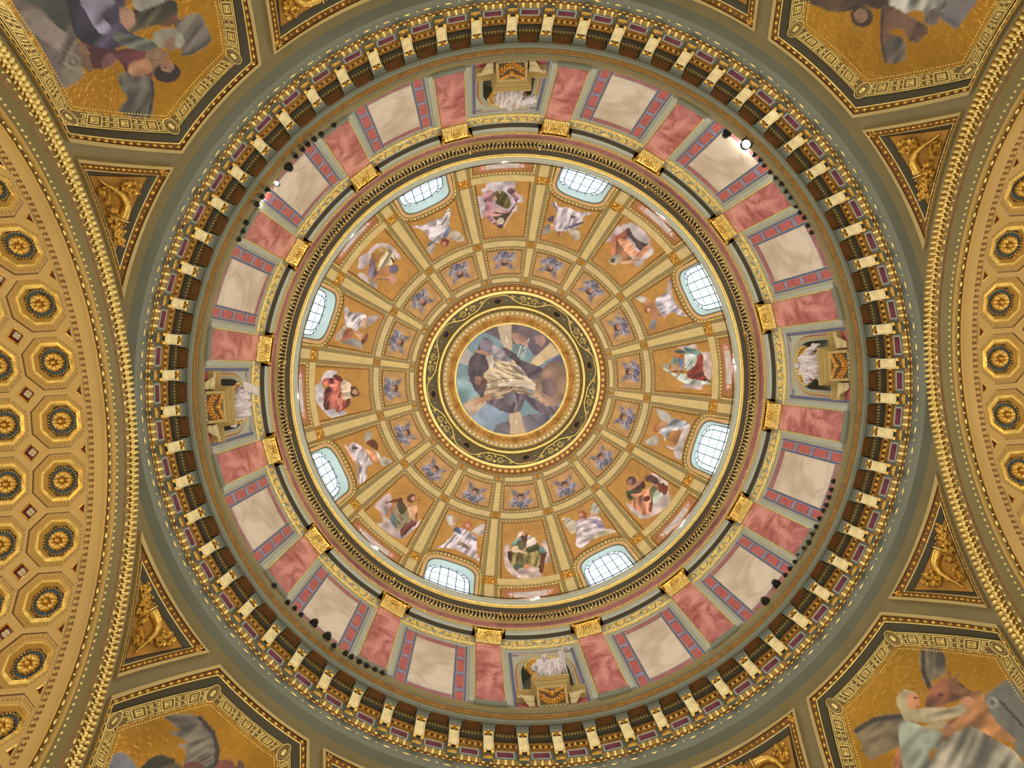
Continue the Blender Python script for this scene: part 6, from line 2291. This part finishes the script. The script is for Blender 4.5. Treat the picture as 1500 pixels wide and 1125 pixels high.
ROWS = [
    ('upper right', crop(1040, 150, 5.625, [(370, 427), (418, 472), (452, 516), (502, 570), (548, 620), (594, 670), (634, 730), (672, 782), (715, 852), (748, 905), (783, 948), (815, 1012), (845, 1070)])),
    ('upper left', crop(330, 180, 5.625, [(893, 15), (790, 92), (733, 133), (680, 175), (637, 217), (580, 273), (347, 551), (304, 609), (262, 668), (172, 820), (143, 890), (108, 958)])),
    ('lower left', crop(400, 830, 5.625, [(8, 160), (120, 297), (176, 348), (228, 400), (502, 652), (597, 715), (645, 745), (710, 785), (770, 818), (838, 850), (900, 880)])),
    ('lower right', crop(1060, 700, 5.625, [(912, 30), (895, 100), (876, 162), (853, 227), (828, 272), (798, 338), (770, 405), (738, 467), (707, 535), (670, 585), (627, 643), (595, 697), (552, 752), (515, 805)]))]
ORD = 'first second third fourth fifth sixth seventh eighth ninth tenth eleventh twelfth thirteenth fourteenth'.split()
for nm, pts in ROWS:
    lm = 'the bright lit lamp' if nm == 'upper right' else 'the top of its row'
    for (px, py), on_ in zip(pts, ORD):
        o = spot(on_cyl(px, py, 10.84), .074, .13, name='small_spotlight')
        tag(o, None, on_ + ' small black spotlight from ' + lm + ', ' + nm + ' drum ledge', 'spotlight', 'small black spotlights on the drum ledge, ' + nm)
for (px, py), lb in (((1040 + 143 / 5.625, 150 + 255 / 5.625), 'large black spotlight on the drum ledge beside the bright lit lamp'),
                     ((330 + 520 / 5.625, 180 + 361 / 5.625), 'large black spotlight on the drum ledge beside the small white lit lamp, upper left'),
                     ((400 + 335 / 5.625, 830 + 470 / 5.625), 'large black spotlight on the lower left drum ledge, the flatter one of two'),
                     ((400 + 443 / 5.625, 830 + 580 / 5.625), 'large black spotlight on the lower left drum ledge, the rounder one of two'),
                     ((1060 + 440 / 5.625, 700 + 875 / 5.625), 'large black spotlight on the lower right drum ledge, nearer the red pilaster'),
                     ((1060 + 350 / 5.625, 700 + 1018 / 5.625), 'large black spotlight on the lower right drum ledge, farther from the small spotlights')):
    o = spot(on_cyl(px, py, 10.80), .125, .2)
    tag(o, None, lb, 'spotlight', 'large spotlights on the drum ledge')
for (px, py), r_, lb in (((1093.5, 211), .17, 'brightly lit floodlight glaring on the upper right drum ledge'), ((405, 268.5), .085, 'small lit white lamp on the upper left drum ledge')):
    o = spot(on_cyl(px, py, 10.80), r_, .16, True, 'lit_floodlight')
    tag(o, None, lb, 'lamp', 'lit lamps on the drum ledge')

mb = MB()
tube(mb, [pol(9.85, a * 360 / 192, 37.0) for a in range(192)], .022, 6, closed=True)
cb = mb.build('railing_cable', [BLACK], None, None, 'thin dark cable stretched round the gallery across the window feet', 'cable')
for k in range(32):
    mb = MB()
    a = k * 11.25
    tube(mb, [pol(9.85, a, 37.0), pol(9.85, a, 36.42)], .015, 5)
    mb.build('cable_post', [BLACK], cb)
GL = [((727, 234), 'olive-skirted figure at the top'), ((965, 311), 'figure in salmon robe'), ((1076.7, 528.7), 'bald man in teal and red'), ((1003.6, 765), 'figure in salmon and green'),
      ((787, 877), 'man with white shawl at the bottom'), ((550.3, 804), 'young man with cross'), ((435.5, 586.5), 'haloed man in red'), ((510, 349), 'lilac-haired stooping figure')]
for (px, py), nm in GL:
    p = on_cyl(px, py, 9.92)
    rt_ = bpy.data.objects.new('gallery_lamp', None); C.objects.link(rt_)
    rt_.location = (p[0], p[1], p[2] + H0); rt_.rotation_euler = (0, 0, atan2(p[1], p[0])); rt_.empty_display_size = .1
    tag(rt_, None, 'small white-hot lamp at the gallery rail below the ' + nm, 'lamp', 'small lamps along the gallery rail')
    mb = MB(); mb.smooth = False
    q = lambda x, y, z: (x, y, z)
    mb.box(q, .0, .14, -.14, .14, .03, .12); mb.box(q, .0, .14, -.14, .14, .12, .03)
    mb.build('housing', [BLACK], rt_)
    mb = MB(); mb.add([(-.01, -.12, .0), (-.01, .12, .0), (-.06, .09, .10), (-.06, -.09, .10)], [(0, 1, 2, 3)]); mb.add([(-.01, -.12, .0), (-.01, .12, .0), (.12, .12, .0), (.12, -.12, .0)], [(0, 1, 2, 3)])
    mb.build('lamp_glass', [LAMPM], rt_)
    mb = MB(); tube(mb, [(.07, 0, .06), (.10, 0, -.2), (.12, 0, 36.44 - p[2])], .015, 5)
    mb.build('bracket', [BLACK], rt_)
